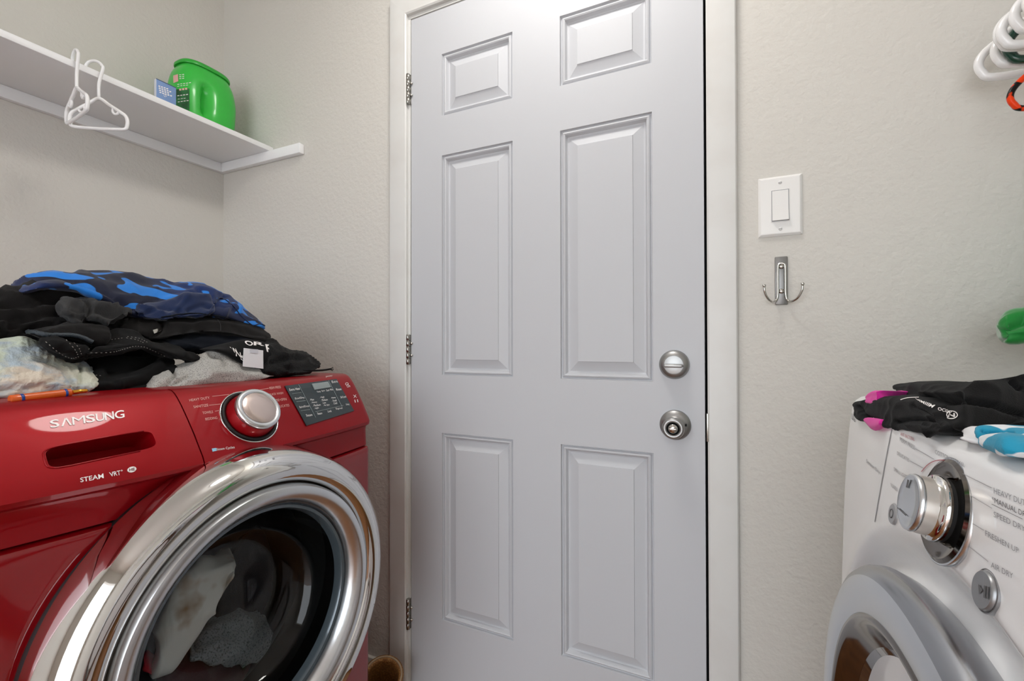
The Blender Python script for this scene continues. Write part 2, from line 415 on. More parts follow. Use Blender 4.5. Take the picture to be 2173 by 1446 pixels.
for (x0, x1) in cols:
    for (z0, z1) in rows:
        V, F = [], []
        for w, y in [(a_, b_*1.35) for a_, b_ in prof]:
            V += [(x0+w, D+y, z0+w), (x1-w, D+y, z0+w), (x1-w, D+y, z1-w), (x0+w, D+y, z1-w)]
        for i in range(len(prof)-1):
            for k in range(4): F.append((4*i+k, 4*i+(k+1) % 4, 4*i+4+(k+1) % 4, 4*i+4+k))
        n = 4*(len(prof)-1); F.append((n, n+1, n+2, n+3))
        me = recalc(pydata('panel', V, F)); link('door_panel', me, M['door'], door, True, 16)
# hinges
for zc in (1.829, 1.045, .256):
    hx, hy = DL-.0055, D-.0085
    leafp = link('hinge', boxmesh('hl', (DL-.009, D-.004, zc-.044), (DL+.0005, D+.02, zc+.044)), M['hinge'], door, False)
    leafp['label'] = 'steel hinge with two round screw heads'
    for k in range(5):
        z0 = zc-.045+.018*k
        link('knuckle', lathe([(.0052, 0), (.006, .0006), (.006, .0168), (.0052, .0174)], (hx, hy, z0), (0, 0, 1), 20), M['hinge'], leafp)
    for dz in (-.018, .018):
        link('screw_head', lathe([(.0022, 0), (.0042, .001), (.0044, .003), (.003, .0052), (0, .0058)], (DL+.0025, D-.001, zc+dz), (.35, -1, 0), 14), M['nickel'], leafp)
# deadbolt turn and knob
db = onY(1431, 774, D); n_ = (0, -1, 0)
rose = link('deadbolt', lathe([(.0335, 0), (.0335, .004), (.032, .009), (.027, .0135), (.0215, .0155), (.021, .0152), (0, .0152)], db, n_, 56), M['satin'], door, True, 50)
rose['label'] = 'satin nickel deadbolt turn above the knob'
bmq = boxmesh('turn', (-.0215, -.0195, -.0060), (.0215, .0, .0060), .004, 3)
for v in bmq.vertices: v.co.z *= (1-.55*(abs(v.co.x)/.021)**2); v.co = v.co+Vector((db[0], D-.0152, db[2]-.002))
link('thumb_turn', bmq, M['satin'], rose, True, 40)
link('turn_collar', lathe([(.0215, -.001), (.0205, .0014), (.015, .0024), (.008, .0030), (0, .0032)], (db[0], D-.0152, db[2]), n_, 40), M['satin'], rose, True, 40)
kb = onY(1433, 902, D)
rose = link('door_knob', lathe([(.0345, 0), (.0345, .003), (.033, .006), (.024, .010), (.0155, .0135), (.014, .02), (.0138, .026), (.0165, .031), (.0205, .036), (.0232, .042), (.0238, .049), (.0225, .0545), (.019, .0565), (.0152, .0560), (.0140, .0535)], kb, n_, 56, cap=False), M['satin'], door, True, 60)
rose['label'] = 'satin nickel knob with a push turn in its centre'
link('knob_well', lathe([(.0142, .0538), (.0135, .050), (0, .050)], kb, n_, 40, cap=False), M['dark'], rose)
bmq = lathe([(.0108, 0), (.0104, .005), (.0085, .008), (0, .0084)], (kb[0], D-.050, kb[2]), n_, 32)
link('knob_turn', bmq, M['nickel'], rose)
t_ = boxmesh('t', (kb[0]-.0092, D-.0625, kb[2]-.002), (kb[0]+.0092, D-.056, kb[2]+.002), .0015)
link('turn_bar', t_, M['nickel'], rose)
for sx in (-1, 1):
    link('rose_slot', boxmesh('s', (kb[0]+sx*.0235-.0022, D-.0112, kb[2]-.0005), (kb[0]+sx*.0235+.0022, D-.0085, kb[2]+.0055), .001), M['dark'], rose)
# strike plate on the jamb
link('strike_plate', boxmesh('sp', (DR+.0035, D-.0115, .842), (DR+.0078, D+.03, .905), .001), M['hinge'], door, True, 30)

# ------------------------------------------------------------------ light switch and hook
sw = thing('light_switch', 'white rocker light switch on the wall right of the door', 'light switch', (.1125, D, 1.351))
def rect_loft(levels, m, name, parent):
    V, F = [], []
    for (x0, x1, z0, z1, y) in levels: V += [(x0, y, z0), (x1, y, z0), (x1, y, z1), (x0, y, z1)]
    for i in range(len(levels)-1):
        for k in range(4): F.append((4*i+k, 4*i+(k+1) % 4, 4*i+4+(k+1) % 4, 4*i+4+k))
    n = 4*(len(levels)-1); F.append((n, n+1, n+2, n+3))
    return link(name, recalc(pydata(name, V, F)), m, parent, False)
x0, x1, z0, z1 = .072, .1525, 1.288, 1.4145
rect_loft([(x0, x1, z0, z1, D), (x0, x1, z0, z1, D-.0025), (x0+.004, x1-.004, z0+.004, z1-.004, D-.006), (x0+.0055, x1-.0055, z0+.0055, z1-.0055, D-.0064)], M['white_pl'], 'wall_plate', sw)
cxs, czs = (x0+x1)/2, (z0+z1)/2
link('rocker_frame', boxmesh('rf', (cxs-.0175, D-.0075, czs-.0345), (cxs+.0175, D-.005, czs+.0345), .0012), M['white_pl'], sw, True, 30)
link('rocker_gap', boxmesh('rg', (cxs-.0160, D-.0079, czs-.0330), (cxs+.0160, D-.006, czs+.0330)), M['print_grey'], sw, False)
V = [(cxs-.0148, D-.0082, czs+.0318), (cxs+.0148, D-.0082, czs+.0318), (cxs+.0148, D-.0088, czs), (cxs-.0148, D-.0088, czs), (cxs+.0148, D-.0132, czs-.0318), (cxs-.0148, D-.0132, czs-.0318)]
V += [(v[0], D-.006, v[2]) for v in V]
link('rocker', recalc(pydata('rk', V, [(0, 1, 2, 3), (3, 2, 4, 5), (0, 6, 7, 1), (1, 7, 8, 2), (2, 8, 10, 4), (4, 10, 11, 5), (5, 11, 9, 3), (3, 9, 6, 0)])), M['white_pl'], sw, False)
for dz in (.049, -.049):
    s = link('screw', lathe([(.0036, 0), (.0034, .0012), (0, .0018)], (cxs, D-.0062, czs+dz), n_, 18), M['white_pl'], sw)
    link('screw_slot', boxmesh('sl', (cxs-.003, D-.0083, czs+dz-.0005), (cxs+.003, D-.0077, czs+dz+.0005)), M['print_grey'], s, False)

hk = thing('wall_hook', 'grey metal double coat hook below the light switch', 'hook', (.114, D, 1.193))
bmp = boxmesh('plate', (.0985, D-.005, 1.142), (.1290, D, 1.244), .0022)
for v in bmp.vertices:
    if v.co.z > 1.235 or v.co.z < 1.150: v.co.x = .11375+(v.co.x-.11375)*.78
link('back_plate', bmp, M['hookgrey'], hk, True, 35)
hc = .1137; yy = D-.0085
pth = [(hc-.034, yy-.026, 1.178), (hc-.0325, yy-.024, 1.166), (hc-.026, yy-.018, 1.153), (hc-.017, yy-.008, 1.147), (hc-.0105, yy-.001, 1.151), (hc-.0072, yy, 1.162), (hc-.0068, yy, 1.190), (hc-.0066, yy, 1.222), (hc-.004, yy, 1.2275), (hc, yy, 1.2290)]
pth = pth+[(2*hc-p[0], p[1], p[2]) for p in pth[-2::-1]]
link('wire_hook', tube(catmull(pth, 90), .0023, 10), M['nickel'], hk)
for sx in (-1, 1):
    link('hook_tip', lathe([(0, -.0036), (.0026, -.0025), (.0037, 0), (.0026, .0025), (0, .0036)], (hc+sx*.034, yy-.026, 1.1805), (0, 0, 1), 16), M['nickel'], hk)
for z_ in (1.2225, 1.1705):
    link('hook_screw', lathe([(.0052, 0), (.005, .002), (.003, .0035), (0, .0038)], (hc, D-.005, z_), n_, 18), M['nickel'], hk)

# ------------------------------------------------------------------ shelves
sh = thing('wall_shelf', 'white wooden shelf along the left wall above the red washer', 'shelf', (XL, .3, 1.747))
me = boxmesh('board', (XL, -.9, 1.747), (-1.452, D-.002, 1.765), .003)
link('shelf_board', me, M['shelf'], sh, True, 35)
link('ledger', boxmesh('l', (XL, -.9, 1.7135), (XL+.019, D-.002, 1.747), .0015), M['shelf'], sh, True, 35)
link('end_cleat', boxmesh('c', (XL+.019, D-.021, 1.7135), (-1.300, D-.001, 1.747), .0015), M['shelf'], sh, True, 35)
sh2 = thing('wall_shelf', 'white shelf at the top right corner over the hangers', 'shelf', (XR, .3, 1.74))
link('shelf_board', boxmesh('b2', (.640, -.9, 1.747), (XR, D-.002, 1.765), .003), M['shelf'], sh2, True, 35)
link('ledger', boxmesh('l2', (XR-.019, -.9, 1.7135), (XR, D-.002, 1.747), .0015), M['shelf'], sh2, True, 35)
link('end_cleat', boxmesh('c2', (.515, D-.021, 1.7135), (XR-.019, D-.001, 1.747), .0015), M['shelf'], sh2, True, 35)

# ------------------------------------------------------------------ ceiling lamp (outside the frame; lights the room)
lp = thing('ceiling_lamp', 'round white flush ceiling lamp above the door corridor', 'lamp', LAMP_POS)
link('lamp_base', lathe([(.175, 0), (.175, .03), (.165, .04)], (LAMP_POS[0], LAMP_POS[1], ZC-.04), (0, 0, 1), 48), M['white_pl'], lp)
link('lamp_shade', lathe([(.16, 0), (.156, -.022), (.132, -.05), (.085, -.07), (.03, -.078), (0, -.079)], (LAMP_POS[0], LAMP_POS[1], ZC-.04), (0, 0, 1), 48), M['lamp'], lp)

# ================================================================== RED WASHER
WY0, WY1 = .190, .880; WYC = (WY0+WY1)/2; WH = (WY1-WY0)/2
WB = -1.56
def w_plan(y):
    t = (y-WYC)/WH; s = .030*(1-t*t)
    r = .020; q = abs(y-WYC)-(WH-r)
    if q > 0: s -= r*(1-sqrt(max(0., 1-(min(q, r)/r)**2)))
    return s
def w_over(y):  # how far the panel's lower edge stands proud
    t = (WY1-y)/.55; return .014*max(0., min(1., t*1.3))
PANEL = [(.812, -.7965), (.830, -.7975), (.850, -.7985), (.858, -.797), (.864, -.7925), (.871, -.7915), (.880, -.795), (.895, -.803), (.915, -.8135), (.940, -.829), (.960, -.8425), (.972, -.852), (.979, -.860), (.983, -.868), (.985, -.878)]
def panel_section(y):
    p = w_plan(y); o = w_over(y); out = []
    for z, x in PANEL:
        w = max(0., 1-abs(z-.872)/.03)
        out.append((x+p+o*(w if z < .872 else max(w, 1-abs(z-.872)/.1)) - .006*(1 if z < .86 else 0), z))
    return out
def loft_y(ys, section, back, zb):
    """closed sections in XZ for each y"""
    V, F = [], []; k = None
    for y in ys:
        s = section(y); s = s+[(back, s[-1][1]), (back, zb)]
        k = len(s); V += [(x, y, z) for x, z in s]
    for i in range(len(ys)-1):
        for j in range(k): F.append((i*k+j, i*k+(j+1) % k, (i+1)*k+(j+1) % k, (i+1)*k+j))
    F.append(tuple(range(k))); F.append(tuple((len(ys)-1)*k+j for j in range(k))[::-1])
    return recalc(pydata('loft', V, F))
def ysamples(a, b, n=36):
    ys = set(np.linspace(a, b, n).round(5))
    for c, s in ((WY0, 1), (WY1, -1)):
        for d in (0, .0008, .002, .004, .007, .011, .015, .020):
            v = round(c+s*d, 5)
            if a <= v <= b: ys.add(v)
    return sorted(ys)
washer = thing('washing_machine', 'glossy red front-loading washing machine with a large chrome door', 'washing machine', (-1.17, WYC, 0))
SEAM = .4505
WC = (.527, .590)     # door centre (y, z)
# lower body with a drum cavity
def body_section(y):
    p = w_plan(y); return [(-.80+p, .05)]+[(-.7955+p, z) for z in (.07, .14)]+[(-.7985+p, .1445), (-.7955+p, .149)]+[(-.7955+p, z) for z in np.linspace(.2, .78, 9)]+[(-.7955+p, .800), (-.7975+p, .806), (-.803+p, .8085)]
me = loft_y(ysamples(WY0, WY1), body_section, WB, .05)
cut = lathe([(.245, 0), (.245, .06), (.205, .061), (.205, .48)], (-.735, WC[0], WC[1]), (-1, 0, 0), 72)
me = boolean(me, cut)
w_body = link('body', me, M['redbody'], washer, True, 28)
w_body['label'] = 'red lacquered steel cabinet'
wp = link('control_panel', loft_y(ysamples(SEAM+.0010, WY1), panel_section, -1.0, .812), M['red'], washer, True, 30)
me = loft_y(ysamples(WY0, SEAM-.0010), panel_section, -1.0, .812)
# drawer grip slot, cut square to the sloping face
c0 = onX(212, 963, -.80); nv = Vector((.82, 0, .57)); uu = Vector((0, 1, 0)); vv = nv.cross(uu).normalized()
if vv.z < 0: vv = -vv
V, F = [], []
slot = []
hw, hh = .060, .0150
for k in range(40):
    a = 2*pi*k/40; ex = .28
    slot.append((hw*math.copysign(abs(cos(a))**ex, cos(a)), hh*math.copysign(abs(sin(a))**.45, sin(a))))
for d in (.06, -.026):
    for su, sv in slot: V.append(Vector(c0)+nv*d+uu*su*(1. if d > 0 else .97)+vv*sv)
F = [(k, (k+1) % 40, 40+(k+1) % 40, 40+k) for k in range(40)]+[tuple(range(40))[::-1], tuple(range(40, 80))]
me = boolean(me, recalc(pydata('slot', V, F)))
wd = link('detergent_drawer', me, M['red'], washer, True, 30)
wd['label'] = 'red drawer front with a long grip slot'
wtop = link('top_cover', boxmesh('top', (WB, WY0, .812), (-1.0, WY1, .985), .006, 3), M['red'], washer, True, 30)
wbv = bvh_of(w_body, wp, wd, wtop)
# slot lip
pl = [Vector(c0)+uu*su*1.02+vv*sv*1.06 for su, sv in slot]
pl2 = []
for p in pl:
    h = wbv.ray_cast(p+nv*.05, -nv)
    pl2.append(h[0]+nv*.0002 if h[0] is not None and (h[0]-p).length < .02 else p)
link('slot_lip', tube(pl2, .0011, 8, closed=True), M['red'], wd)
for dx in (-1, 1):
    for y_ in (WY0+.05, WY1-.05):
        link('foot', lathe([(.02, 0), (.022, .008), (.014, .02), (.012, .05)], (-1.2+dx*.3, y_, 0), (0, 0, 1), 20), M['rubber'], washer)
# door ring
def wring(name, prof, m, parent, seg=120, **kw): return link(name, lathe([(r, x+.9) for r, x in prof], (-.9, WC[0], WC[1]), (1, 0, 0), seg, cap=False), m, parent, True, kw.get('angle', 40))
wdoor = wring('door', [(.288, -.769), (.290, -.765), (.2885, -.745), (.2855, -.725), (.281, -.709), (.2735, -.696), (.265, -.6905), (.256, -.6885), (.246, -.690), (.2375, -.694), (.2315, -.700), (.2295, -.706)], M['chrome'], washer)
wdoor['label'] = 'round chrome door with a clear glass bowl'
wring('door_back', [(.270, -.83), (.2855, -.80), (.2850, -.776), (.2810, -.764), (.276, -.760)], M['rubber'], wdoor)
wring('groove', [(.2300, -.7055), (.2285, -.7085), (.2265, -.7055)], M['darkchrome'], wdoor)
wring('inner_ring', [(.2268, -.7058), (.2255, -.697), (.222, -.6915), (.215, -.6895), (.207, -.692), (.200, -.697), (.1945, -.704), (.1905, -.712), (.189, -.722)], M['chromew'], wdoor)
wring('glass_rim', [(.1892, -.7215), (.186, -.717), (.181, -.718), (.178, -.724), (.176, -.735)], mat('grey_rim', (84, 96, 104), .18, .3, coat=.6), wdoor)
wring('glass_bowl', [(.1762, -.734), (.172, -.752), (.163, -.775), (.150, -.795), (.134, -.810), (.118, -.817), (.10, -.819), (.05, -.8195), (0.0, -.8195)], M['glass'], wdoor)
wring('gasket', [(.2445, -.745), (.240, -.783), (.225, -.787), (.2035, -.789), (.2025, -.81), (.2032, -.86)], M['rubber'], washer)
wring('drum', [(.2035, -.852), (.2035, -1.19), (.19, -1.205), (0, -1.205)], M['drum'], washer)
# dial
kc, kn = cast(wbv, 531, 884, .0)
kn = Vector((.83, 0, .56)).normalized()
dial = link('dial', lathe([(.0500, -.004), (.0500, .0035), (.0475, .0050), (.0450, .0042), (.0435, .002)], kc, kn, 72, cap=False), M['rubber'], washer, True, 40)
dial['label'] = 'round chrome programme dial'
link('dial_skirt', lathe([(.0440, -.003), (.0430, .008), (.0405, .018), (.0385, .0225)], kc, kn, 72, cap=False), M['red'], dial)
link('dial_rim', lathe([(.0385, .0220), (.0402, .0235), (.0405, .0285), (.0390, .0318), (.0355, .0330), (.0325, .0322), (.0312, .0312)], kc, kn, 72, cap=False), M['chromew'], dial)
link('dial_cap', lathe([(.0314, .0312), (.030, .0322), (.018, .0336), (0, .0340)], kc, kn, 72), mat('dial_cap_metal', (206, 190, 184), .25, .85), dial)
link('dial_outer_line', lathe([(.0530, -.002), (.0530, .0012), (.0508, .0014), (.0508, -.002)], kc, kn, 72, cap=False), M['chrome'], dial)
wbv2 = bvh_of(w_body, wp, wd)
# display
disp = patch([(603, 821), (713, 806), (750, 873), (649, 905)][0:4], wbv2, M['display'], washer, 'display_panel', .0016, 10, 8)
disp['label'] = 'black control display with white lettering'
patch([(660, 817), (694, 812.5), (700, 824), (666, 829.5)], wbv2, M['lcd'], disp, 'screen', .0028, 3, 2)
LT = [(615, 834, 26, 5, 'Cycle'), (0, 0, 0, 0, '')]
def dsp(s, x, y, w, h, m='print_white', sl=-.13): lettering(s, wordbox(x, y, w, h, sl, -h*.25), wbv2, M[m], disp, .0030)
for s, x, y, w in (('Extra Heat', 613, 832, 22), ('Eco/Dry', 625, 851, 20), ('Spin/Drain', 634, 869, 22), ('Steam', 648, 886, 13)): dsp(s, x, y, w, 5)
for s, x, y, w in (('Temp', 671, 836, 8), ('Spin', 681, 834, 7), ('Soil', 691, 832.5, 6), ('Min', 699, 831, 6)): dsp(s, x, y, w, 4)
for i, (s, w) in enumerate((('Max', 10), ('Heavy', 13), ('Medium', 17), ('Light', 10))): dsp('. '+s, 655+i*3.4, 853+i*6, w, 4.2)
for i, (s, w) in enumerate((('High', 10), ('Medium', 14), ('Low', 8), ('No Spin', 13))): dsp('. '+s, 677+i*2.6, 848+i*5.6, w, 4.2)
for i, (s, w) in enumerate((('Heavy', 11), ('Soak', 11), ('Cold', 9))): dsp('. '+s, 700+i*2.4, 849+i*5.6, w, 4.2)
for s, x, y, w in (('Extra', 703, 815, 12), ('Rinse', 712, 831, 11), ('Soil Level', 721, 847, 12), ('Delay', 733, 863, 7), ('Steam', 672, 882, 10), ('Lock', 694, 877, 8), ('Signal', 711, 872, 14)): dsp(s, x, y, w, 4.6)
stripe([(632, 818.5), (668, 888)], .9, wbv2, M['lcd'], disp, .0030, n=8)
stripe([(695.5, 810), (724, 865)], .9, wbv2, M['lcd'], disp, .0030, n=8)
stripe([(667, 876), (727, 862)], .8, wbv2, M['lcd'], disp, .0030, n=8)
for (x_, y_) in ((618, 838), (627, 855), (636, 874)): stripe([(x_, y_), (x_+20, y_-3)], .8, wbv2, M['lcd'], disp, .0030, n=4)
# words on the washer
def wl(s, x, y, w, h, m='print_white', sl=-.13, sh_=None, bold=0.): lettering(s, wordbox(x, y, w, h, sl, -h*.22 if sh_ is None else sh_), wbv2, M[m], washer, .0006, bold)
for ch, q in zip('SAMSUNG', ((107, 128), (130, 154), (154, 183), (183, 204), (204, 224), (223, 244), (244, 266))):
    a, b_ = q; f = lambda x: 909.5-(x-107)*.141
    tx = 'S\u039bMSUNG'[['S', 'A', 'M'].index(ch)] if ch in 'SAM' and ch != 'S' else ch
    lettering(tx, [(a-2, f(a)-16.5), (b_-3.4, f(b_)-16.5), (b_-1.6, f(b_)), (a, f(a))], wbv2, M['print_white'], wd, .0007, 0. if ch == 'M' else .012)
lettering('STEAM', [(169.5, 1015), (219, 1005.5), (220, 1015.5), (170.5, 1024.5)], wbv2, M['print_white'], wd, .0006, .012)
lettering('VRT', [(231, 1003.5), (255, 999), (256, 1008.5), (234, 1012.5)], wbv2, M['print_white'], wd, .0006, .012)
lettering('+', [(256, 998), (260, 997), (260.4, 1001), (256.4, 1002)], wbv2, M['print_white'], wd, .0006, .01)
cpx = np.array([279.5, 997.2]); el = [(cpx[0]+9.6*cos(a), cpx[1]+6.0*sin(a)-1.6*cos(a)) for a in np.linspace(0, 2*pi, 28, endpoint=False)]
V = [cast(wbv2, *p, .0006)[0] for p in el]; link('he_badge', pydata('he', V, [tuple(range(28))]), M['print_white'], wd, False)
lettering('HE', [(273.5, 995.5), (285.5, 993.4), (286, 999.4), (274, 1001.4)], wbv2, M['redin'], wd, .0010, .02)
for s, x, y, w in (('HEAVY DUTY', 402, 853, 43), ('SANITIZE', 411, 867, 31), ('TOWELS', 430, 880, 22), ('BEDDING', 436, 893, 25)): wl(s, x, y, w, 5.2, 'print_pink')
wl('NORMAL', 496, 838, 24, 4.4, 'print_pink')
for s, x, y, w in (('PERM PRESS', 572, 827.5, 24), ('QUICK WASH', 571, 841.5, 30), ('RINSE+SPIN', 578, 854, 30), ('DELICATES', 588, 866.5, 26)): wl(s, x, y, w, 5.2, 'print_pink')
for p, q in (((450, 842), (486, 838)), ((443, 861), (470, 858)), ((456, 873.5), (464, 872)), ((533, 831), (570, 825)), ((558, 841), (569, 839)), ((583, 863.5), (587, 863))): stripe([p, q], .8, wbv2, M['print_pink'], washer, n=5)
patch([(449, 953), (458, 951.5), (459.5, 957.5), (450.5, 959.5)], wbv2, M['print_blue'], washer, 'cycle_badge', .0008, 1, 1, False)
wl('Steam Cycles', 460, 958.5, 38, 6.4, 'print_white')
wl('power', 692, 802, 14, 3, 'print_white')
for (x_, y_, s) in ((733, 819, 'O'), (736, 823, 'On'), (750, 845, 'X'), (753, 855, '||')): wl(s, x_, y_, 7, 6, 'print_white')
# drawer seam highlight edge, raised pad with the grip hollow beside the dial
# ------------------------------------------------------------------ laundry behind the washer glass comes after the cloth builder

# ================================================================== WHITE DRYER
EY0, EY1 = .080, .765; EYC = (EY0+EY1)/2; EH = (EY1-EY0)/2; EB = .86
dryer = thing('clothes_dryer', 'white front-loading clothes dryer with a chrome dial', 'dryer', (.5, EYC, 0))
EC = (.418, .565)    # door centre (y, z)
def e_plan(y):
    t = (y-EYC)/EH; s = .012*(1-t*t); r = .016; q = abs(y-EYC)-(EH-r)
    if q > 0: s -= r*(1-sqrt(max(0., 1-(min(q, r)/r)**2)))
    return -s
def e_section(y):
    p = e_plan(y)
    pr = [(.150, .04), (.146, .06), (.146, .60), (.147, .74), (.1495, .82), (.151, .86), (.153, .90), (.1565, .945), (.160, .972), (.1635, .983), (.170, .9885), (.180, .990)]
    return [(x+p, z) for x, z in pr]
def esamples(n=44):
    ys = set(np.linspace(EY0, EY1, n).round(5))
    for c, s in ((EY0, 1), (EY1, -1)):
        for d in (0, .0006, .0015, .003, .006, .009, .0125, .016): ys.add(round(c+s*d, 5))
    return sorted(ys)
me = loft_y(esamples(), e_section, EB, .04)
# dense front for the arched ridge: subdivide z by re-lofting
def e_section_d(y):
    s = e_section(y); zz = np.concatenate([np.linspace(.04, .60, 15), np.linspace(.61, .945, 70), [.955, .965, .972, .979, .983, .986, .9885, .990]])
    zs_ = [q[1] for q in s]; xs_ = [q[0] for q in s]; out = []
    for z in zz:
        x = np.interp(z, zs_, xs_)
        rr = sqrt((y-EC[0])**2+(z-EC[1])**2)
        # arched step: below the arch the front is set back round the door
        arch = EC[1]+sqrt(max(0, .372**2-(y-EC[0])**2)) if abs(y-EC[0]) < .372 else 0
        k = 1/(1+math.exp(-(rr-.356)/.0035)); ridge = math.exp(-((rr-.345)/.011)**2)*.0045
        dish = math.exp(-((rr-.316)/.016)**2)*.012
        x += (1-k)*.004 - ridge + dish
        out.append((x, z))
    return out
me = loft_y(esamples(90), e_section_d, EB, .04)
cut = lathe([(.30, 0), (.30, .05), (.22, .051), (.22, .45)], (.10, EC[0], EC[1]), (1, 0, 0), 72)
e_body = link('body', me, M['enamel'], dryer, True, 35); e_body['label'] = 'white enamel cabinet'
ebv = bvh_of(e_body)
for dx in (-1, 1):
    for y_ in (EY0+.05, EY1-.05):
        link('foot', lathe([(.02, 0), (.022, .008), (.014, .02), (.012, .04)], (.5+dx*.28, y_, 0), (0, 0, 1), 20), M['rubber'], dryer)
def ering(name, prof, m, parent, seg=120, **kw): return link(name, lathe([(r, -(x-.3)) for r, x in prof], (.3, EC[0], EC[1]), (-1, 0, 0), seg, cap=kw.get('cap', False)), m, parent, True, kw.get('angle', 40))
edoor = ering('door', [(.292, .160), (.3045, .146), (.309, .136), (.3085, .128), (.304, .122), (.298, .1190)], mat('door_side_chrome', (168, 170, 174), .22, 1.), dryer)
edoor['label'] = 'round silver door with a dark window'
ering('door_face', [(.298, .1190), (.294, .1172), (.288, .1168), (.279, .1172), (.270, .1182), (.2655, .1200)], M['chromew'], edoor)
ering('window_rim', [(.2655, .1200), (.2635, .1185), (.2600, .1186), (.2555, .1215), (.2500, .1280), (.240, .1370)], M['darkchrome'], edoor)
ering('window_bowl', [(.2405, .1368), (.228, .146), (.205, .158), (.17, .168), (.12, .175), (.06, .178), (0, .1785)], mat('dark_window', (34, 24, 18), .06, .0, coat=1., coat_ior=1.9), edoor)
# dial
kp, kn2 = cast(ebv, 2006, 1084, 0.); kn2 = Vector((-.985, 0, .17)).normalized()
ed = link('dial', lathe([(.0365, -.002), (.0365, .0015), (.0340, .0030), (.0325, .0022), (.0240, .0018), (.0225, .0018)], kp, kn2, 72, cap=False), M['darkchrome'], dryer, True, 40)
ed['label'] = 'chrome dial on a dark bezel'
link('dial_ring', lathe([(.0380, -.002), (.0380, .0010), (.0366, .0016), (.0366, -.002)], kp, kn2, 72, cap=False), M['chromew'], ed)
link('dial_neck', lathe([(.0225, -.002), (.0225, .004), (.0215, .005)], kp, kn2, 60, cap=False), M['dark'], ed)
link('dial_grip', lathe([(.0236, .0045), (.0240, .0070), (.0228, .0088), (.0208, .0095), (.0204, .0125), (.0202, .0160), (.0198, .0185)], kp, kn2, 60, cap=False), M['chrome'], ed)
link('dial_barrel', lathe([(.0206, .0092), (.0207, .013), (.0205, .0178)], kp, kn2, 60, cap=False), mat('pearl_dial', (205, 198, 190), .3, .5), ed)
link('dial_cap', lathe([(.0205, .0176), (.0208, .0190), (.0202, .0210), (.0186, .0217), (.0180, .0212), (.010, .0216), (0, .0218)], kp, kn2, 60), M['chromew'], ed)
kcap = Vector(kp)+kn2*.0222
e1 = Vector((0, -1, 0)); e2 = kn2.cross(e1).normalized(); e2 = e2 if e2.z > 0 else -e2
for i_, (a0, b0, w_, h_) in enumerate(((-.013, -.010, .018, .0008), (-.006, .0088, .0035, .006))):
    vs = [kcap+e1*(a0+u*w_)+e2*(b0+v*h_) for u, v in ((0, 0), (1, 0), (1, 1), (0, 1))]
    link('dial_mark', pydata('dm', vs, [(0, 1, 2, 3)]), M['print_dark'], ed, False)
# start button
bp_, bn_ = cast(ebv, 2096, 1256, 0.); bn_ = Vector((-.985, 0, .17))
sb = link('start_button', lathe([(.0128, -.002), (.0128, .001), (.0122, .0012), (.0120, .0004), (.0116, .0004), (.0114, .0022), (.0106, .0030), (0, .0033)], bp_, bn_, 48), mat('button_silver', (150, 151, 153), .35, .7), dryer, True, 40)
sb['label'] = 'round silver start and pause button'
sbv = bvh_of(sb)
V = [cast(sbv, *p, .0004) for p in ((2078, 1240), (2079, 1262), (2087, 1254))]
if all(V): link('play_mark', pydata('pm', [v[0] for v in V], [(0, 1, 2)]), M['print_dark'], sb, False)
for x_ in (2089.5, 2096): 
    V = [cast(sbv, *p, .0004) for p in ((x_, 1243+(x_-2089)*.3), (x_+4, 1245+(x_-2089)*.3), (x_+3, 1271+(x_-2089)*.3), (x_-1, 1269+(x_-2089)*.3))]
    if all(V): link('pause_mark', pydata('pb', [v[0] for v in V], [(0, 1, 2, 3)]), M['print_dark'], sb, False)
pp, pn = cast(ebv, 1899, 1092, 0.); pn = Vector((-.985, 0, .17))
pb = link('power_button', lathe([(.0095, -.002), (.0095, .0015), (.0085, .0024), (0, .0026)], pp, pn, 36), mat('button_grey', (176, 177, 179), .4, .5), dryer, True, 40)
link('power_mark', lathe([(.0042, .0027), (.0042, .0029), (.0034, .0029), (.0034, .0027)], pp, pn, 28, cap=False), M['print_dark'], pb)
# words on the dryer
def el(s, q, m='print_grey', bold=0., par=None): lettering(s, q, ebv, M[m], par or dryer, .0005, bold)
def run(s, x, y, x2, y2, h, m='print_grey', bold=0., lean=0.): el(s, [(x+lean, y-h), (x2+lean, y2-h), (x2, y2), (x, y)], m, bold)
stripe([(1893, 912), (1876, 1000), (1857, 1108)], 1.6, ebv, M['print_grey'], dryer, .0004, n=20)
cpx = (1804.5, 883)
stripe([(cpx[0]+3.9*cos(a), cpx[1]+9.2*sin(a)) for a in np.linspace(0, 2*pi, 16, endpoint=False)], 1.3, ebv, M['print_dark'], dryer, n=40, closed=True)
run('LG', 1808.5, 890, 1815.5, 897, 13, 'print_dark', .01)
run('Sensor Dry', 1839, 985, 1868, 1010, 11, 'print_grey')
stripe([(1795, 947), (1864, 1018)], 2.2, ebv, M['print_grey'], dryer, n=14)
run('ANTI BACTERIAL', 1912, 925, 1942, 937, 7, 'print_red')
run('PERM PRESS', 1911, 937, 1943, 956, 9)
run('DELICATES', 1905, 966, 1931, 982, 8)
run('SMALL LOAD', 1898, 1000, 1926, 1018, 8)
run('TOWELS', 1891, 1034, 1906, 1044, 8)
run('COTTON/NORMAL', 1986, 964, 2049, 993, 9)
run('HEAVY DUTY', 2111, 1048, 2186, 1078, 12)
run('*MANUAL DRY', 2107, 1066, 2186, 1102, 12, 'print_dark')
run('SPEED DRY', 2111, 1098, 2178, 1130, 12)
run('FRESHEN UP', 2093, 1138, 2164, 1176, 12)
run('AIR DRY', 2105, 1205, 2152, 1230, 12)
stripe([(1944, 953), (1985, 976)], 1., ebv, M['print_grey'], dryer, n=8)
stripe([(1933, 979), (1962, 995)], 1., ebv, M['print_grey'], dryer, n=8)
stripe([(2045, 1006), (2107, 1037)], 1., ebv, M['print_grey'], dryer, n=10)
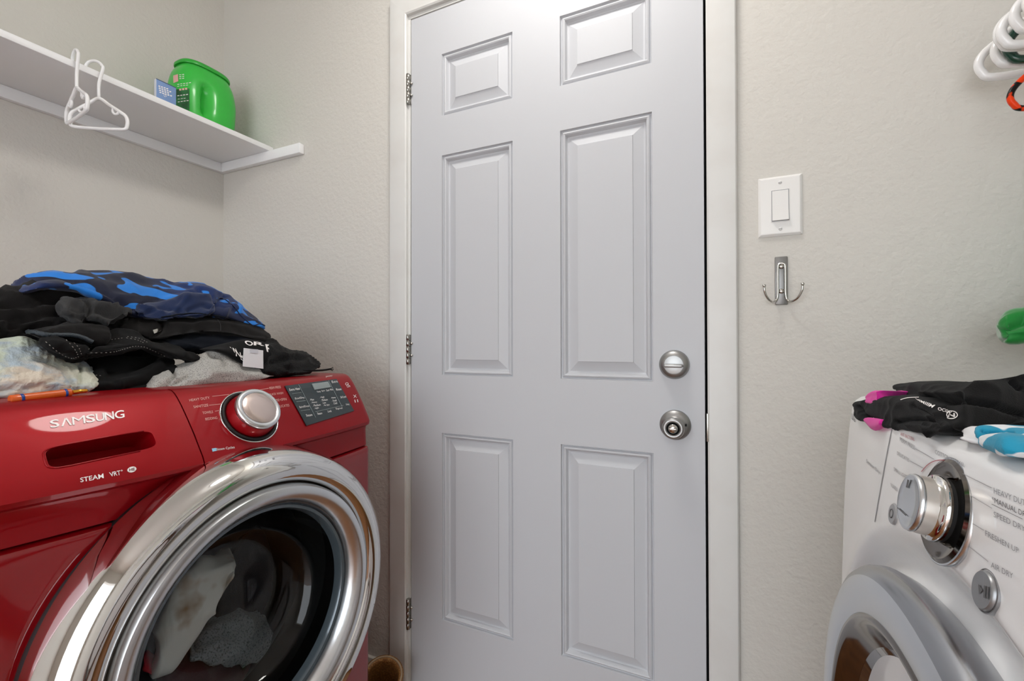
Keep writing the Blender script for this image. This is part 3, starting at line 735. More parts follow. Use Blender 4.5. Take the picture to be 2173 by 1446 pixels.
stripe([(2062, 1053), (2108, 1080)], 1., ebv, M['print_grey'], dryer, n=10)
stripe([(2107, 1071), (2173, 1103)], 1., ebv, M['print_dark'], dryer, n=10)
stripe([(2062, 1053), (2064, 1090), (2058, 1125), (2050, 1153)], 1., ebv, M['print_grey'], dryer, n=14)
stripe([(2066, 1112), (2091, 1127)], 1., ebv, M['print_grey'], dryer, n=8)
stripe([(2050, 1154), (2100, 1193)], 1., ebv, M['print_grey'], dryer, n=10)
stripe([(1957, 1002), (1972, 986), (1990, 978), (2010, 979), (2028, 990), (2043, 1008)], 1.7, ebv, M['print_red'], dryer, n=30)

# ================================================================== CLOTH
def fbm(x, y, z): return noise.fractal(Vector((x, y, z)), 1., 2., 3)
def interp(poly, x):
    P = np.array(poly, float); return np.interp(x, P[:, 0], P[:, 1])
def smoothpoly(poly, n=120):
    P = np.array(poly, float); c = catmull(P, n); return c[np.argsort(c[:, 0])]
def drape(name, up, lo, pj_up, pj_lo, back, m, n=130, k=56, bulge=(.02, 0, 0), back_drop=.25, wr=.004, fs=14., ft=5., seed=1, folds=(), parent=None, ends=(.05, .05), ridge=.7, stretch=.55, fine=.35, updepth=None):
    """a heap or roll of cloth: edge lines up / lo (as measured in the photograph) on their own depth
    planes, a bulging front between them and a body reaching 'back' behind it"""
    U, L = smoothpoly(up), smoothpoly(lo)
    x0, x1 = max(U[0, 0], L[0, 0]), min(U[-1, 0], L[-1, 0])
    back = np.array(back, float); bulge = np.array(bulge, float)
    V = []
    for i in range(n):
        s = i/(n-1); se = .5-.5*cos(pi*s) if False else s
        px = x0+(x1-x0)*se
        l = pj_lo(px, interp(L, px))
        if updepth is not None:
            rr_ = ray(px, interp(U, px)); u = CAM+rr_*((np.hypot(*(l-CAM)[:2])+updepth)/np.hypot(*rr_[:2]))
        else: u = pj_up(px, interp(U, px))
        h = u-l
        ctrl = [l, l+h*.28+bulge*.85, l+h*.62+bulge*.9, u+bulge*.2, u+back*.35, u+back-h*back_drop, l+back+h*.08, l+back*.4-h*.0]
        c = catmull(ctrl, k, closed=True)
        e = 1.
        if ends[0] > 0 and s < ends[0]: e = sqrt(max(0., 1-(1-s/ends[0])**2))
        if ends[1] > 0 and s > 1-ends[1]: e = min(e, sqrt(max(0., 1-(1-(1-s)/ends[1])**2)))
        ce = c.mean(0); c = ce+(c-ce)*max(e, .02)
        V.append(c)
    V = np.array(V)
    # normals on the grid
    dt = np.roll(V, -1, 1)-np.roll(V, 1, 1); ds = np.gradient(V, axis=0); N = np.cross(dt, ds); N /= np.maximum(np.linalg.norm(N, axis=-1, keepdims=True), 1e-9)
    ctr = V.mean(1, keepdims=True)
    flip = np.sign(((V-ctr)*N).sum(-1).mean()); N *= flip
    disp = np.zeros(V.shape[:2])
    for i in range(n):
        for j in range(k):
            P = V[i, j]
            q = Vector((P[0]*fs*.7+seed*7.1, P[1]*fs*stretch, P[2]*fs*ft/4.+seed))
            a = noise.noise(q*.8); q2 = q+Vector((a*.5, a*.7, a*.6))
            b2 = (1-abs(noise.noise(q2)))**3*1.6-.7
            b3 = (1-abs(noise.noise(q2*2.3+Vector((5, 1, 3)))))**3*.8-.35
            disp[i, j] = wr*(a*(1-ridge)+(b2+b3*fine)*ridge*1.3)
    if folds:
        px = pixv(V)
        for path, width, amp in folds:
            Q = catmull(path, 60) if len(path) > 2 else np.linspace(path[0], path[1], 40)
            d = np.sqrt(((px[:, :, None, :]-Q[None, None])**2).sum(-1)).min(-1)
            front = ((N*(CAM-V)).sum(-1) > 0)
            disp += front*amp*np.exp(-(d/width)**2)
    V = V+N*disp[..., None]
    F = []
    for i in range(n-1):
        for j in range(k): F.append((i*k+j, i*k+(j+1) % k, (i+1)*k+(j+1) % k, (i+1)*k+j))
    F.append(tuple(range(k))); F.append(tuple((n-1)*k+j for j in range(k)))
    me = recalc(pydata(name, V.reshape(-1, 3), F))
    return link(name, me, m, parent)
PX = lambda X: (lambda x, y: onX(x, y, X))
def PXr(xa, Xa, xb, Xb): return lambda x, y: onX(x, y, Xa+(Xb-Xa)*(x-xa)/(xb-xa))
def seam(path, bvh, r, m, parent, name='stitching', dash=0, off=.0004):
    """a sewn line or cord lying on cloth"""
    n = max(6, int(np.sum(np.hypot(*np.diff(np.array(path, float), axis=0).T))/2.2)); P = catmull(path, n); W_ = []
    for p in P:
        h = cast(bvh, p[0], p[1], off+r*.4)
        if h: W_.append(h[0])
        else: W_.append(None)
    V, F = [], []; bm = bmesh.new(); i = 0
    run_ = []
    def flush(rn):
        if len(rn) >= 2:
            me = tube(rn, r, 5); bm.from_mesh(me); bpy.data.meshes.remove(me)
    for q, w in enumerate(W_):
        gap = dash and (q % dash == dash-1)
        if w is None or gap or (run_ and (w-run_[-1]).length > .03): flush(run_); run_ = []
        if w is not None and not gap: run_.append(w)
    flush(run_)
    me = bpy.data.meshes.new(name); bm.to_mesh(me); bm.free()
    if len(me.vertices): return link(name, me, m, parent)

# ---- pile on the washer, from the bottom up
quilt = drape('quilt', [(-40, 724), (0, 724), (60, 723), (100, 737), (140, 757), (170, 768), (204, 786)], [(-40, 862), (0, 853), (60, 845), (120, 840), (170, 836), (204, 826)], PX(-1.0), PX(-.925), (-.07, .01, 0), M['quilt'], wr=.0035, fs=40, ft=9, seed=3, bulge=(.03, 0, 0), ends=(0, .08), ridge=.7,
    folds=[([(0, 760), (70, 758), (120, 775), (150, 800), (160, 830)], 5, -.006), ([(0, 830), (60, 822), (100, 812), (130, 800)], 4, -.004), ([(0, 795), (60, 790), (120, 798)], 4, -.003), ([(170, 775), (172, 800), (168, 830)], 4, -.005)])
tag(quilt, 'pastel quilted blanket bunched at the left end of the red washer top', 'blanket')
pale = drape('pale_shirt', [(520, 786), (545, 782), (570, 786), (584, 795)], [(520, 806), (545, 803), (570, 799), (584, 796)], PX(-.935), PX(-.905), (-.10, .0, 0), M['pale'], n=60, k=36, wr=.002, fs=30, seed=9, bulge=(.008, 0, 0))
tag(pale, 'pale blue-green cloth corner peeking out below the white tag', 'clothing')
heap = drape('black_trousers', [(-60, 628), (0, 625), (40, 619), (100, 609), (150, 612), (200, 628), (250, 653), (300, 674), (340, 690)], [(-60, 745), (0, 738), (60, 735), (120, 745), (200, 760), (260, 765), (340, 770)], PX(-1.10), PX(-1.02), (-.36, .04, 0), M['blackwarm'], wr=.014, fs=19, ft=7, seed=5, bulge=(.035, 0, 0), ends=(0, .1), ridge=.75,
    folds=[([(0, 655), (60, 650), (130, 640), (180, 640)], 7, -.014), ([(20, 690), (80, 672), (150, 668)], 8, -.012), ([(0, 715), (60, 700), (110, 690)], 6, -.012)])
tag(heap, 'crumpled black trousers bunched under the left half of the blue jersey', 'clothing')
navy = drape('navy_shirt', [(330, 716), (380, 708), (430, 704), (480, 704), (535, 712)], [(330, 752), (380, 752), (430, 745), (480, 738), (535, 730)], PX(-1.02), PX(-.98), (-.05, .01, 0), M['navy'], n=90, k=44, wr=.008, fs=24, seed=11, bulge=(.02, 0, 0))
tag(navy, 'dark navy shirt folded beneath the black sweatpants', 'clothing')
jeans = drape('black_jeans', [(186, 795), (200, 768), (240, 758), (290, 756), (330, 752), (362, 756)], [(186, 836), (200, 838), (240, 836), (290, 833), (330, 826), (362, 800)], PX(-1.0), PX(-.93), (-.05, .01, 0), M['denim'], wr=.010, fs=20, ft=5, seed=7, bulge=(.024, 0, 0), ends=(.06, .06),
    folds=[([(230, 790), (280, 785), (330, 765)], 7, -.012), ([(250, 815), (300, 800), (340, 780)], 8, .010), ([(260, 828), (310, 815), (345, 795)], 5, -.008)])
tag(jeans, 'black jeans bunched in the front centre of the pile on the red washer', 'clothing')
waist = drape('black_jacket', [(92, 718), (120, 716), (170, 716), (205, 722), (230, 712), (260, 706), (290, 710), (330, 726), (370, 738), (418, 752)], [(92, 724), (120, 744), (150, 763), (170, 766), (200, 756), (240, 748), (290, 744), (330, 748), (370, 760), (418, 772)], PX(-.985), PX(-.935), (-.045, .01, 0), M['denim'], wr=.008, fs=22, ft=5, seed=13, bulge=(.022, 0, 0), ends=(.04, .06),
    folds=[([(180, 765), (195, 735), (210, 724)], 6, -.012), ([(190, 752), (240, 740), (300, 736), (350, 752), (400, 772)], 4, -.008)])
tag(waist, 'black jacket with pale double stitching draped over the quilt edge', 'clothing')
jb = bvh_of(waist, jeans)
for pth in ([(98, 726), (125, 748), (150, 760), (168, 757)], [(140, 722), (158, 742), (166, 756)], [(150, 722), (166, 738), (172, 752)], [(187, 742), (205, 728), (235, 722), (262, 718)], [(192, 750), (240, 747), (262, 742), (290, 735), (320, 742), (350, 756)], [(268, 718), (290, 722), (304, 728)], [(270, 715), (295, 719), (312, 727)], [(196, 796), (214, 798)]):
    seam(pth, jb, .0005, M['thread'], waist, dash=3)
flap = drape('black_hoodie', [(58, 702), (90, 694), (130, 690), (170, 686), (200, 688), (225, 700)], [(58, 708), (90, 716), (130, 717), (170, 722), (200, 728), (225, 726)], PX(-1.0), PX(-.955), (-.04, .01, 0), M['blackwarm'], n=80, k=40, wr=.006, fs=20, seed=15, bulge=(.014, 0, 0))
tag(flap, 'black zip hoodie with a slate zip edge lying above the quilt', 'clothing')
fb = bvh_of(flap)
seam([(60, 706), (90, 710), (120, 712), (150, 712), (175, 717), (196, 726)], fb, .0036, M['steelblue'], flap, 'zip_edge')
char = drape('charcoal_sweatshirt', [(138, 640), (150, 634), (178, 634), (200, 634), (225, 645), (250, 652), (272, 660)], [(138, 648), (150, 672), (165, 684), (190, 684), (225, 684), (250, 676), (272, 664)], PX(-1.03), PX(-.99), (-.05, .01, 0), M['charcoal'], n=90, k=40, wr=.009, fs=24, seed=17, bulge=(.009, 0, 0),
    folds=[([(178, 636), (190, 655), (182, 682)], 5, -.012), ([(205, 660), (235, 668), (260, 664)], 4, -.010), ([(150, 660), (165, 665), (178, 660)], 4, -.007), ([(200, 645), (225, 656), (245, 656)], 4, .007)])
tag(char, 'charcoal sweatshirt wedged below the middle of the blue jersey', 'clothing')
sweat = drape('black_sweatpants', [(268, 670), (300, 678), (350, 676), (400, 670), (450, 669), (500, 682), (540, 695), (569, 722)], [(268, 700), (290, 716), (330, 722), (370, 714), (420, 708), (480, 710), (530, 722), (569, 730)], PX(-1.06), PX(-.985), (-.32, .03, 0), M['blackwarm'], wr=.007, fs=16, ft=4, seed=19, bulge=(.022, 0, 0), ends=(.06, .04),
    folds=[([(300, 712), (330, 706), (345, 690), (335, 680)], 6, -.009), ([(390, 700), (410, 690), (430, 700)], 8, -.006)])
tag(sweat, 'black fleece sweatpants folded directly below the blue jersey', 'clothing')
sb_ = bvh_of(sweat)
seam([(458, 674), (467, 688), (468, 704)], sb_, .0006, M['charcoal'], sweat, 'seam')
patch([(322, 702), (340, 696), (342, 703), (324, 709)], sb_, M['nickel'], sweat, 'zip_pull', .002, 2, 2)
grey = drape('grey_shirt', [(300, 822), (315, 806), (335, 792), (360, 778), (400, 770), (430, 754), (462, 742), (500, 762), (530, 774), (560, 784), (578, 792)], [(300, 828), (315, 832), (335, 833), (360, 831), (400, 824), (430, 819), (462, 815), (500, 811), (530, 807), (560, 803), (578, 799)], PX(-.945), PX(-.893), (-.04, .01, 0), M['heather'], wr=.004, fs=24, ft=4, seed=21, bulge=(.014, 0, 0), ends=(.05, .05),
    folds=[([(362, 778), (372, 792), (360, 808), (340, 818)], 4, -.010), ([(318, 826), (345, 818), (375, 812), (400, 800)], 4, -.007), ([(440, 790), (500, 792), (545, 800)], 7, .004), ([(445, 752), (470, 762), (480, 774)], 5, -.006)])
tag(grey, 'heather grey shirt crumpled along the front edge of the red washer top', 'clothing')
shorts = drape('black_shorts', [(556, 730), (575, 724), (590, 728), (605, 738), (622, 746), (645, 750), (662, 758), (676, 774)], [(556, 790), (575, 796), (590, 797), (605, 796), (622, 795), (645, 793), (662, 788), (676, 778)], PX(-.96), PX(-.90), (-.10, .02, 0), M['mesh'], n=100, k=48, wr=.0055, fs=30, ft=5, seed=23, bulge=(.016, 0, 0), ends=(.03, .08),
    folds=[([(575, 770), (610, 762), (650, 758)], 4, -.008), ([(572, 740), (590, 752), (620, 756)], 4, .006), ([(590, 775), (610, 780), (618, 790)], 4, -.006)])
tag(shorts, 'black mesh athletic shorts at the right end of the pile', 'clothing')
band = drape('waistband', [(452, 738), (480, 730), (505, 724), (525, 722), (550, 724), (572, 732), (582, 745)], [(452, 742), (480, 752), (505, 764), (525, 774), (550, 782), (572, 784), (582, 770)], PX(-.945), PX(-.915), (-.05, .0, 0), M['black'], n=80, k=40, wr=.0015, fs=14, seed=25, bulge=(.010, 0, 0), parent=None)
band.parent = shorts
band['label'] = 'black elastic waistband with white block letters'
bb = bvh_of(band)
for ch, q in zip('PRO', ([(562, 731), (578, 733), (576, 751), (566, 747)], [(538, 725.5), (560, 728), (561, 735), (538, 733.5)], [(516, 723), (536, 725.5), (537, 734.5), (524, 734)])):
    lettering(ch, q, bb, M['print_white'], band, .0008, .02)
for ch, q in zip('WNS', ([(487, 737), (500, 741), (508, 752), (494, 748)], [(499, 744), (510, 749), (512, 760), (500, 756)], [(511, 754), (520, 758), (519, 768), (510, 763)])):
    lettering(ch, q, bb, M['print_white'], band, .0008, .02)
# care tag: a thin folded card standing off the waistband
tq = [onX(518, 739, -.902), onX(558.5, 744, -.902), onX(559, 783, -.900), onX(516, 778, -.900)]
me = pydata('tag', [tuple(p) for p in tq]+[tuple(p+np.array((-.0016, 0, 0))) for p in tq], [(0, 1, 2, 3), (7, 6, 5, 4), (0, 4, 5, 1), (1, 5, 6, 2), (2, 6, 7, 3), (3, 7, 4, 0)])
ct = link('care_tag', recalc(me), M['tag'], shorts, False); ct['label'] = 'blank white care tag'
tq = [onX(531, 741, -.9005), onX(548, 742, -.9005), onX(548, 750, -.9005), onX(531, 749, -.9005)]
link('tag_fold', recalc(pydata('tf', [tuple(p) for p in tq]+[tuple(p+np.array((-.0012, 0, 0))) for p in tq], [(0, 1, 2, 3), (7, 6, 5, 4), (0, 4, 5, 1), (1, 5, 6, 2), (2, 6, 7, 3), (3, 7, 4, 0)])), M['boxedge'], ct, False)
link('drawstring', tube(catmull([onX(640, 786, -.905), onX(662, 787, -.895), onX(685, 786, -.893), onX(702, 783.5, -.892)], 30), .0024, 8), M['black'], shorts)
for dx, dy in ((7, -3), (8, 1), (6, 4)):
    link('frayed_end', tube([onX(700, 784, -.892), onX(700+dx, 783+dy, -.892)], .0010, 6), M['black'], shorts)
jersey_up = [(28, 612), (45, 592), (70, 580), (110, 574), (160, 583), (185, 581), (230, 580), (280, 585), (320, 594), (360, 600), (380, 601), (432, 602), (470, 622), (505, 648), (540, 672), (571, 697)]
jersey_lo = [(28, 620), (45, 620), (70, 617), (110, 608), (160, 612), (185, 620), (230, 640), (280, 668), (320, 678), (360, 674), (380, 671), (432, 668), (470, 673), (505, 684), (540, 694), (571, 702)]
jersey = drape('blue_jersey', jersey_up, jersey_lo, PXr(28, -1.20, 571, -1.10), PXr(28, -1.05, 571, -1.02), (-.22, .05, -.01), M['bluepat'], n=190, k=80, wr=.0065, fs=15, ft=6, seed=29, bulge=(.014, 0, .004), ends=(.06, .05), back_drop=.1,
    folds=[([(60, 600), (110, 590), (150, 595), (220, 622), (280, 655)], 5, -.012), ([(165, 585), (200, 600), (260, 612), (330, 616)], 9, .006), ([(360, 600), (380, 608), (420, 620)], 6, -.006), ([(345, 640), (390, 632), (420, 616), (450, 624)], 7, .007), ([(295, 655), (330, 640), (360, 645)], 8, -.006), ([(440, 668), (460, 640), (475, 630)], 6, -.010), ([(475, 670), (490, 650), (505, 660)], 5, .008)])
tag(jersey, 'bright blue and navy patterned jersey spread on top of the pile', 'clothing')
jbv = bvh_of(jersey)
# plain navy lower hem and its rolled edges
hem = drape('hem', [(288, 652), (310, 642), (340, 642), (375, 636), (400, 622), (430, 624), (455, 633)], [(288, 660), (310, 676), (340, 677), (375, 672), (400, 669), (430, 668), (455, 662)], PX(-1.04), PX(-1.012), (-.04, .01, 0), M['bluehem'], n=80, k=40, wr=.006, fs=26, seed=31, bulge=(.004, 0, 0), folds=[([(300, 668), (340, 655), (380, 660)], 5, -.005), ([(360, 668), (385, 645), (400, 630)], 5, .005), ([(400, 660), (425, 650), (445, 655)], 5, -.005)])
hem.parent = jersey; hem['label'] = 'plain navy hem panel'
hb = bvh_of(jersey, hem)
seam([(340, 678), (380, 672), (420, 668), (440, 666), (455, 645), (466, 632), (485, 642), (500, 655)], hb, .0014, M['bluehem'], jersey, 'hem_edge')
seam([(342, 674), (380, 668), (420, 666), (470, 672), (510, 684), (545, 694)], hb, .0014, M['navy'], jersey, 'hem_edge')
seam([(500, 655), (512, 672), (535, 690), (552, 688), (566, 694)], hb, .0014, M['bluehem'], jersey, 'hem_edge')

# marker pen on the front edge
pa, pb_ = Vector(onX(20, 849, -.868)), Vector(onX(187, 829, -.872))
pen = thing('marker_pen', 'orange marker pen with blue bands lying on the front edge of the red washer', 'pen', ((pa+pb_)/2)[:])
ax = (pb_-pa).normalized(); Lp = (pb_-pa).length
link('barrel', lathe([(0.0, 0), (.0056, .0002), (.0062, .001), (.0062, Lp*.10), (.0060, Lp*.3), (.0057, Lp*.6), (.0060, Lp*.68), (.0058, Lp*.752), (.0045, Lp*.755)], pa, ax, 28), M['orangepl'], pen, True, 40)
link('tip', lathe([(.0034, Lp*.75), (.0031, Lp*.97), (.0012, Lp)], pa, ax, 20), M['gold'], pen)
for a_, b_ in ((.115, .158), (.665, .70)):
    link('band', lathe([(.0060, Lp*a_), (.0064, Lp*(a_+.004)), (.0064, Lp*(b_-.004)), (.0060, Lp*b_)], pa, ax, 28), M['bluecap'], pen)
pbv = BVHTree.FromPolygons([v.co.copy() for v in pen.children[0].data.vertices], [tuple(p.vertices) for p in pen.children[0].data.polygons])
lettering('Hydroxe', [(72, 838.5), (123, 833), (124, 841), (73, 846.5)], pbv, M['print_dark'], pen, .0004)

# ---- laundry behind the washer glass
def lump(name, up, lo, X1, X2, m, label, seed, **kw):
    o = drape(name, up, lo, PX(X1), PX(X2), kw.pop('back', (-.12, .06, 0)), m, n=80, k=44, seed=seed, **kw); return tag(o, label, 'clothing', )
lump('stained_cloth', [(318, 1360), (345, 1295), (380, 1240), (420, 1205), (455, 1200), (492, 1190)], [(318, 1440), (345, 1432), (380, 1410), (420, 1360), (455, 1300), (492, 1215)], -.88, -.855, M['stain'], 'crumpled white cloth with brown stains behind the washer glass', 41, wr=.006, fs=16, bulge=(.02, 0, 0), back=(-.08, .05, 0))
lump('grey_towel', [(400, 1385), (440, 1345), (500, 1315), (560, 1322), (610, 1352)], [(400, 1400), (440, 1408), (500, 1412), (560, 1408), (610, 1385)], -.90, -.865, M['fleece'], 'grey fleecy towel behind the washer glass', 43, wr=.006, fs=20, bulge=(.02, 0, 0), back=(-.10, .06, 0))
lump('maroon_lump', [(330, 1425), (400, 1400), (480, 1398), (560, 1395), (610, 1385)], [(330, 1470), (400, 1490), (480, 1500), (560, 1490), (610, 1440)], -.89, -.86, M['maroon'], 'maroon lump at the bottom of the washer drum', 45, wr=.005, fs=14, bulge=(.015, 0, 0), back=(-.10, .05, 0))  # maroon lump low in the drum
lump('dark_shirt', [(455, 1250), (500, 1170), (560, 1120), (610, 1110), (650, 1180)], [(455, 1320), (500, 1345), (560, 1330), (610, 1300), (650, 1230)], -1.0, -.93, M['navy'], 'dark navy garment in the upper half of the washer drum', 47, wr=.008, fs=10, bulge=(.02, 0, 0), back=(-.10, .06, 0))
rt_ = drape('red_sock', [(302, 1400), (318, 1408), (338, 1428)], [(302, 1420), (318, 1432), (338, 1440)], PX(-.868), PX(-.853), (-.03, .02, 0), M['redtrim'], n=30, k=24, wr=.002, fs=30, seed=49, bulge=(.005, 0, 0))
tag(rt_, 'bright red cloth tip at the lower left inside the washer glass', 'clothing')

# ---- clothes on the dryer
def on_dryer(x, y, gap=.003):
    """where the sight line meets the dryer's front or its top"""
    p = onX(x, y, .157-gap)
    if p[2] > .990+gap: r = ray(x, y); p = CAM+r*((.990+gap-H)/r[2])
    return p
OD = lambda g: (lambda x, y: on_dryer(x, y, g))
pk = drape('pink_shirt', [(1838, 846), (1846, 836), (1858, 830), (1880, 834), (1905, 848)], [(1838, 852), (1846, 856), (1858, 858), (1880, 858), (1905, 856)], None, OD(.004), (.05, .02, 0), M['pink'], n=50, k=30, wr=.0015, fs=30, seed=51, bulge=(-.002, -.003, 0), updepth=.006)
pk2 = drape('hanging_hem', [(1834, 888), (1846, 888), (1858, 890), (1872, 892)], [(1834, 893), (1846, 907), (1858, 914), (1872, 902)], None, OD(.010), (.006, .004, 0), M['pink'], n=36, k=20, wr=.0006, fs=30, seed=53, bulge=(-.002, -.002, 0), updepth=-.001)
pk2.parent = pk
tag(pk, 'bright pink cloth peeking out around the black shirt on the white dryer', 'clothing')
s1 = drape('black_leggings', [(1810, 860), (1822, 854), (1845, 850), (1880, 846), (1915, 846), (1955, 856), (1985, 872), (2014, 900)], [(1810, 866), (1822, 888), (1845, 897), (1880, 906), (1915, 914), (1955, 920), (1985, 921), (2014, 916)], None, OD(.005), (.10, .05, .004), M['black'], n=140, k=60, wr=.0022, fs=30, ft=4, seed=55, bulge=(-.005, -.007, .001), ends=(.05, .05), updepth=.02,
    folds=[([(1822, 862), (1835, 880), (1848, 893)], 4, -.005), ([(1845, 885), (1865, 895), (1870, 902)], 3, -.004), ([(1905, 895), (1945, 890), (1980, 893)], 4, -.004), ([(1930, 905), (1960, 908), (1975, 918)], 4, .004), ([(1940, 862), (1975, 880), (1998, 902)], 4, -.004)])
tag(s1, 'black ribbed leggings folded over the front corner of the white dryer', 'clothing')
s2 = drape('black_shirt', [(1894, 826), (1902, 821), (1930, 815), (1980, 819), (2040, 822), (2075, 812), (2120, 803), (2175, 796), (2260, 790)], [(1894, 832), (1902, 842), (1930, 855), (1980, 882), (2040, 912), (2075, 912), (2120, 910), (2175, 905), (2260, 900)], None, OD(.006), (.12, .10, .0), M['black'], n=160, k=64, wr=.0025, fs=22, ft=4, seed=57, bulge=(-.004, -.006, .002), ends=(.03, 0), updepth=.05,
    folds=[([(1970, 840), (2000, 852), (2060, 850), (2173, 880)], 5, -.006), ([(1965, 838), (1990, 835), (2040, 838)], 6, .005), ([(2150, 808), (2165, 820), (2173, 822)], 4, -.005)])
tag(s2, 'black shirt with a white round logo folded on top of the white dryer', 'clothing')
s2b = bvh_of(s2, s1)
stripe([(2021+13*cos(a), 882+8.5*sin(a)) for a in np.linspace(0, 2*pi, 20, endpoint=False)], 2., s2b, M['print_white'], s2, .0008, 'logo_ring', n=40, closed=True)
lettering('N', [(2013, 879), (2029, 878), (2029, 887), (2013, 887)], s2b, M['print_white'], s2, .0008, .03)
stripe([(1912, 850), (1928, 846), (1950, 845)], 1.6, s2b, M['print_white'], s2, .0008, 'logo_line', n=12)
lettering('MMIIIM', [(1942, 847), (1985, 862), (1978, 868), (1948, 852)], s2b, M['print_white'], s2, .0008, .02)
lettering('OCGN', [(1990, 866), (2024, 874), (2018, 880), (1990, 873)], s2b, M['print_white'], s2, .0008, .02)
sheet = drape('white_pillowcase', [(2040, 918), (2048, 911), (2075, 906), (2110, 905), (2173, 915), (2230, 925)], [(2040, 924), (2048, 932), (2075, 940), (2110, 946), (2173, 962), (2230, 975)], None, OD(.003), (.10, .02, 0), M['tag'], n=70, k=36, wr=.0012, fs=24, seed=61, bulge=(-.002, -.002, .0), ends=(.05, 0), updepth=.03)
tag(sheet, 'white folded pillowcase beneath the blue patterned cloth on the dryer', 'clothing')
aq1 = drape('patterned_cloth', [(2072, 918), (2082, 906), (2105, 902), (2140, 904), (2173, 911), (2240, 925)], [(2072, 922), (2082, 932), (2105, 935), (2140, 938), (2173, 946), (2240, 960)], None, OD(.006), (.05, .02, 0), M['aquapat'], n=80, k=40, wr=.002, fs=26, seed=63, bulge=(-.004, -.003, .001), ends=(.06, 0), updepth=.012,
    folds=[([(2085, 915), (2110, 920), (2150, 922)], 3, -.004)])
aq2 = drape('lower_fold', [(2080, 936), (2092, 926), (2115, 924), (2145, 928), (2173, 936), (2240, 952)], [(2080, 940), (2092, 952), (2115, 960), (2145, 968), (2173, 974), (2240, 990)], None, OD(.004), (.04, .01, 0), M['aquapat'], n=80, k=40, wr=.002, fs=26, seed=65, bulge=(-.004, -.003, 0), ends=(.06, 0), updepth=.006)
aq2.parent = aq1
tag(aq1, 'white and aqua patterned cloth rolled on the front edge of the white dryer', 'clothing')

# ================================================================== THINGS ON THE SHELF
tub = thing('detergent_tub', 'bright green plastic detergent tub on the left wall shelf', 'tub', (-1.59, .945, 1.765))
def tub_section(t):  # half sizes and z
    z = 1.766+.200*t
    g = 1-.10*(1-t)**3-.85*max(0, t-.52)**2-.8*max(0, t-.86)**1.5
    return z, g
V, F = [], []; nk, nt_ = 72, 40; ang0 = rad(18)
TC = np.array((-1.590, .945))
for i in range(nt_+1):
    t = i/nt_; z, g = tub_section(t)
    if i == 0: g *= .93
    for k in range(nk):
        a = 2*pi*k/nk; e = .72
        lx = .098*g*math.copysign(abs(cos(a))**e, cos(a)); ly = .068*g*math.copysign(abs(sin(a))**e, sin(a))
        # grip hollow on the side that faces the room
        q = math.exp(-((lx+.026)/.013)**2-((t-.46)/.24)**4) if ly < 0 else 0
        ly += .032*q
        x = TC[0]+(-ly); y = TC[1]+lx
        # long axis along the wall
        V.append((x, y, z))
for i in range(nt_):
    for k in range(nk): F.append((i*nk+k, i*nk+(k+1) % nk, (i+1)*nk+(k+1) % nk, (i+1)*nk+k))
F.append(tuple(range(nk))); F.append(tuple(nt_*nk+k for k in range(nk)))
tb = link('tub_body', recalc(pydata('tub', V, F)), M['greenpl'], tub, True, 50)
V, F = [], []
lv = [(-.002, .86), (.003, .87), (.0035, .945), (.006, .955), (.012, .95), (.017, .90), (.020, .76), (.022, .4)]
z0_, g0 = tub_section(1.)
for dz, s in lv:
    for k in range(nk):
        a = 2*pi*k/nk; e = .72; gg = s*.85
        V.append((TC[0]-.068*gg*math.copysign(abs(sin(a))**e, sin(a)), TC[1]+.098*gg*math.copysign(abs(cos(a))**e, cos(a)), z0_+dz))
for i in range(len(lv)-1):
    for k in range(nk): F.append((i*nk+k, i*nk+(k+1) % nk, (i+1)*nk+(k+1) % nk, (i+1)*nk+k))
F.append(tuple((len(lv)-1)*nk+k for k in range(nk)))
link('tub_lid', recalc(pydata('lid', V, F)), M['greenlid'], tub, True, 40)
tbv = bvh_of(tb)
lab = patch([(374, 190), (402, 188), (402, 236), (374, 224)], tbv, M['labelgreen'], tub, 'product_label', .0008, 10, 8, False)
if lab:
    patch([(368.5, 161), (378.5, 158), (379, 173), (369, 177)], tbv, M['print_pink'], lab, 'label_square', .0014, 2, 2, False)
    for (x_, y_, w_, h_, mm) in ((381, 191, 16, 4, 'print_pink'), (377, 180, 24, 1.2, 'print_white'), (377, 184, 22, 1., 'print_white'), (381, 160, 9, 1.2, 'print_white'), (381, 164, 11, 1.2, 'print_white'), (381, 168, 8, 1.2, 'print_white'), (377, 204, 20, 1.6, 'print_white'), (378, 211, 12, 1., 'print_white'), (378, 217, 20, 1.4, 'print_white')):
        for k_ in range(int(w_//6)+1):   # small print, too fine to read
            stripe([(x_+k_*6, y_-k_*.9), (x_+k_*6+4.2, y_-k_*.9-.6)], h_, tbv, M[mm], lab, .0014, 'small_print', n=4)
bx = thing('card_box', 'small blue card box standing beside the green tub', 'box', (-1.515, .786, 1.765))
me = boxmesh('box', (-1.507, .760, 1.7655), (-1.498, .813, 1.839), .0008)
bo = link('box_body', me, M['bluebox'], bx, True, 30)
link('box_flap', boxmesh('fl', (-1.5075, .7595, 1.838), (-1.4975, .8135, 1.8402), .0005), mat('box_top_blue', (52, 74, 110), .6), bx, True, 30)
link('box_side', boxmesh('sd', (-1.5070, .7585, 1.7655), (-1.4985, .7605, 1.8385)), M['boxedge'], bx, False)
bbv = bvh_of(bo)
for i in range(4):
    for k_ in range(4+i % 2):
        stripe([(336+i*.8+k_*5.6, 182.5+i*4.4+k_*1.8), (339.8+i*.8+k_*5.6, 183.7+i*4.4+k_*1.8)], 2.4, bbv, M['print_white'], bx, .0005, 'small_print', n=3)
lettering('Qv', wordbox(347, 205, 7, 6, .3), bbv, M['print_white'], bx, .0005)

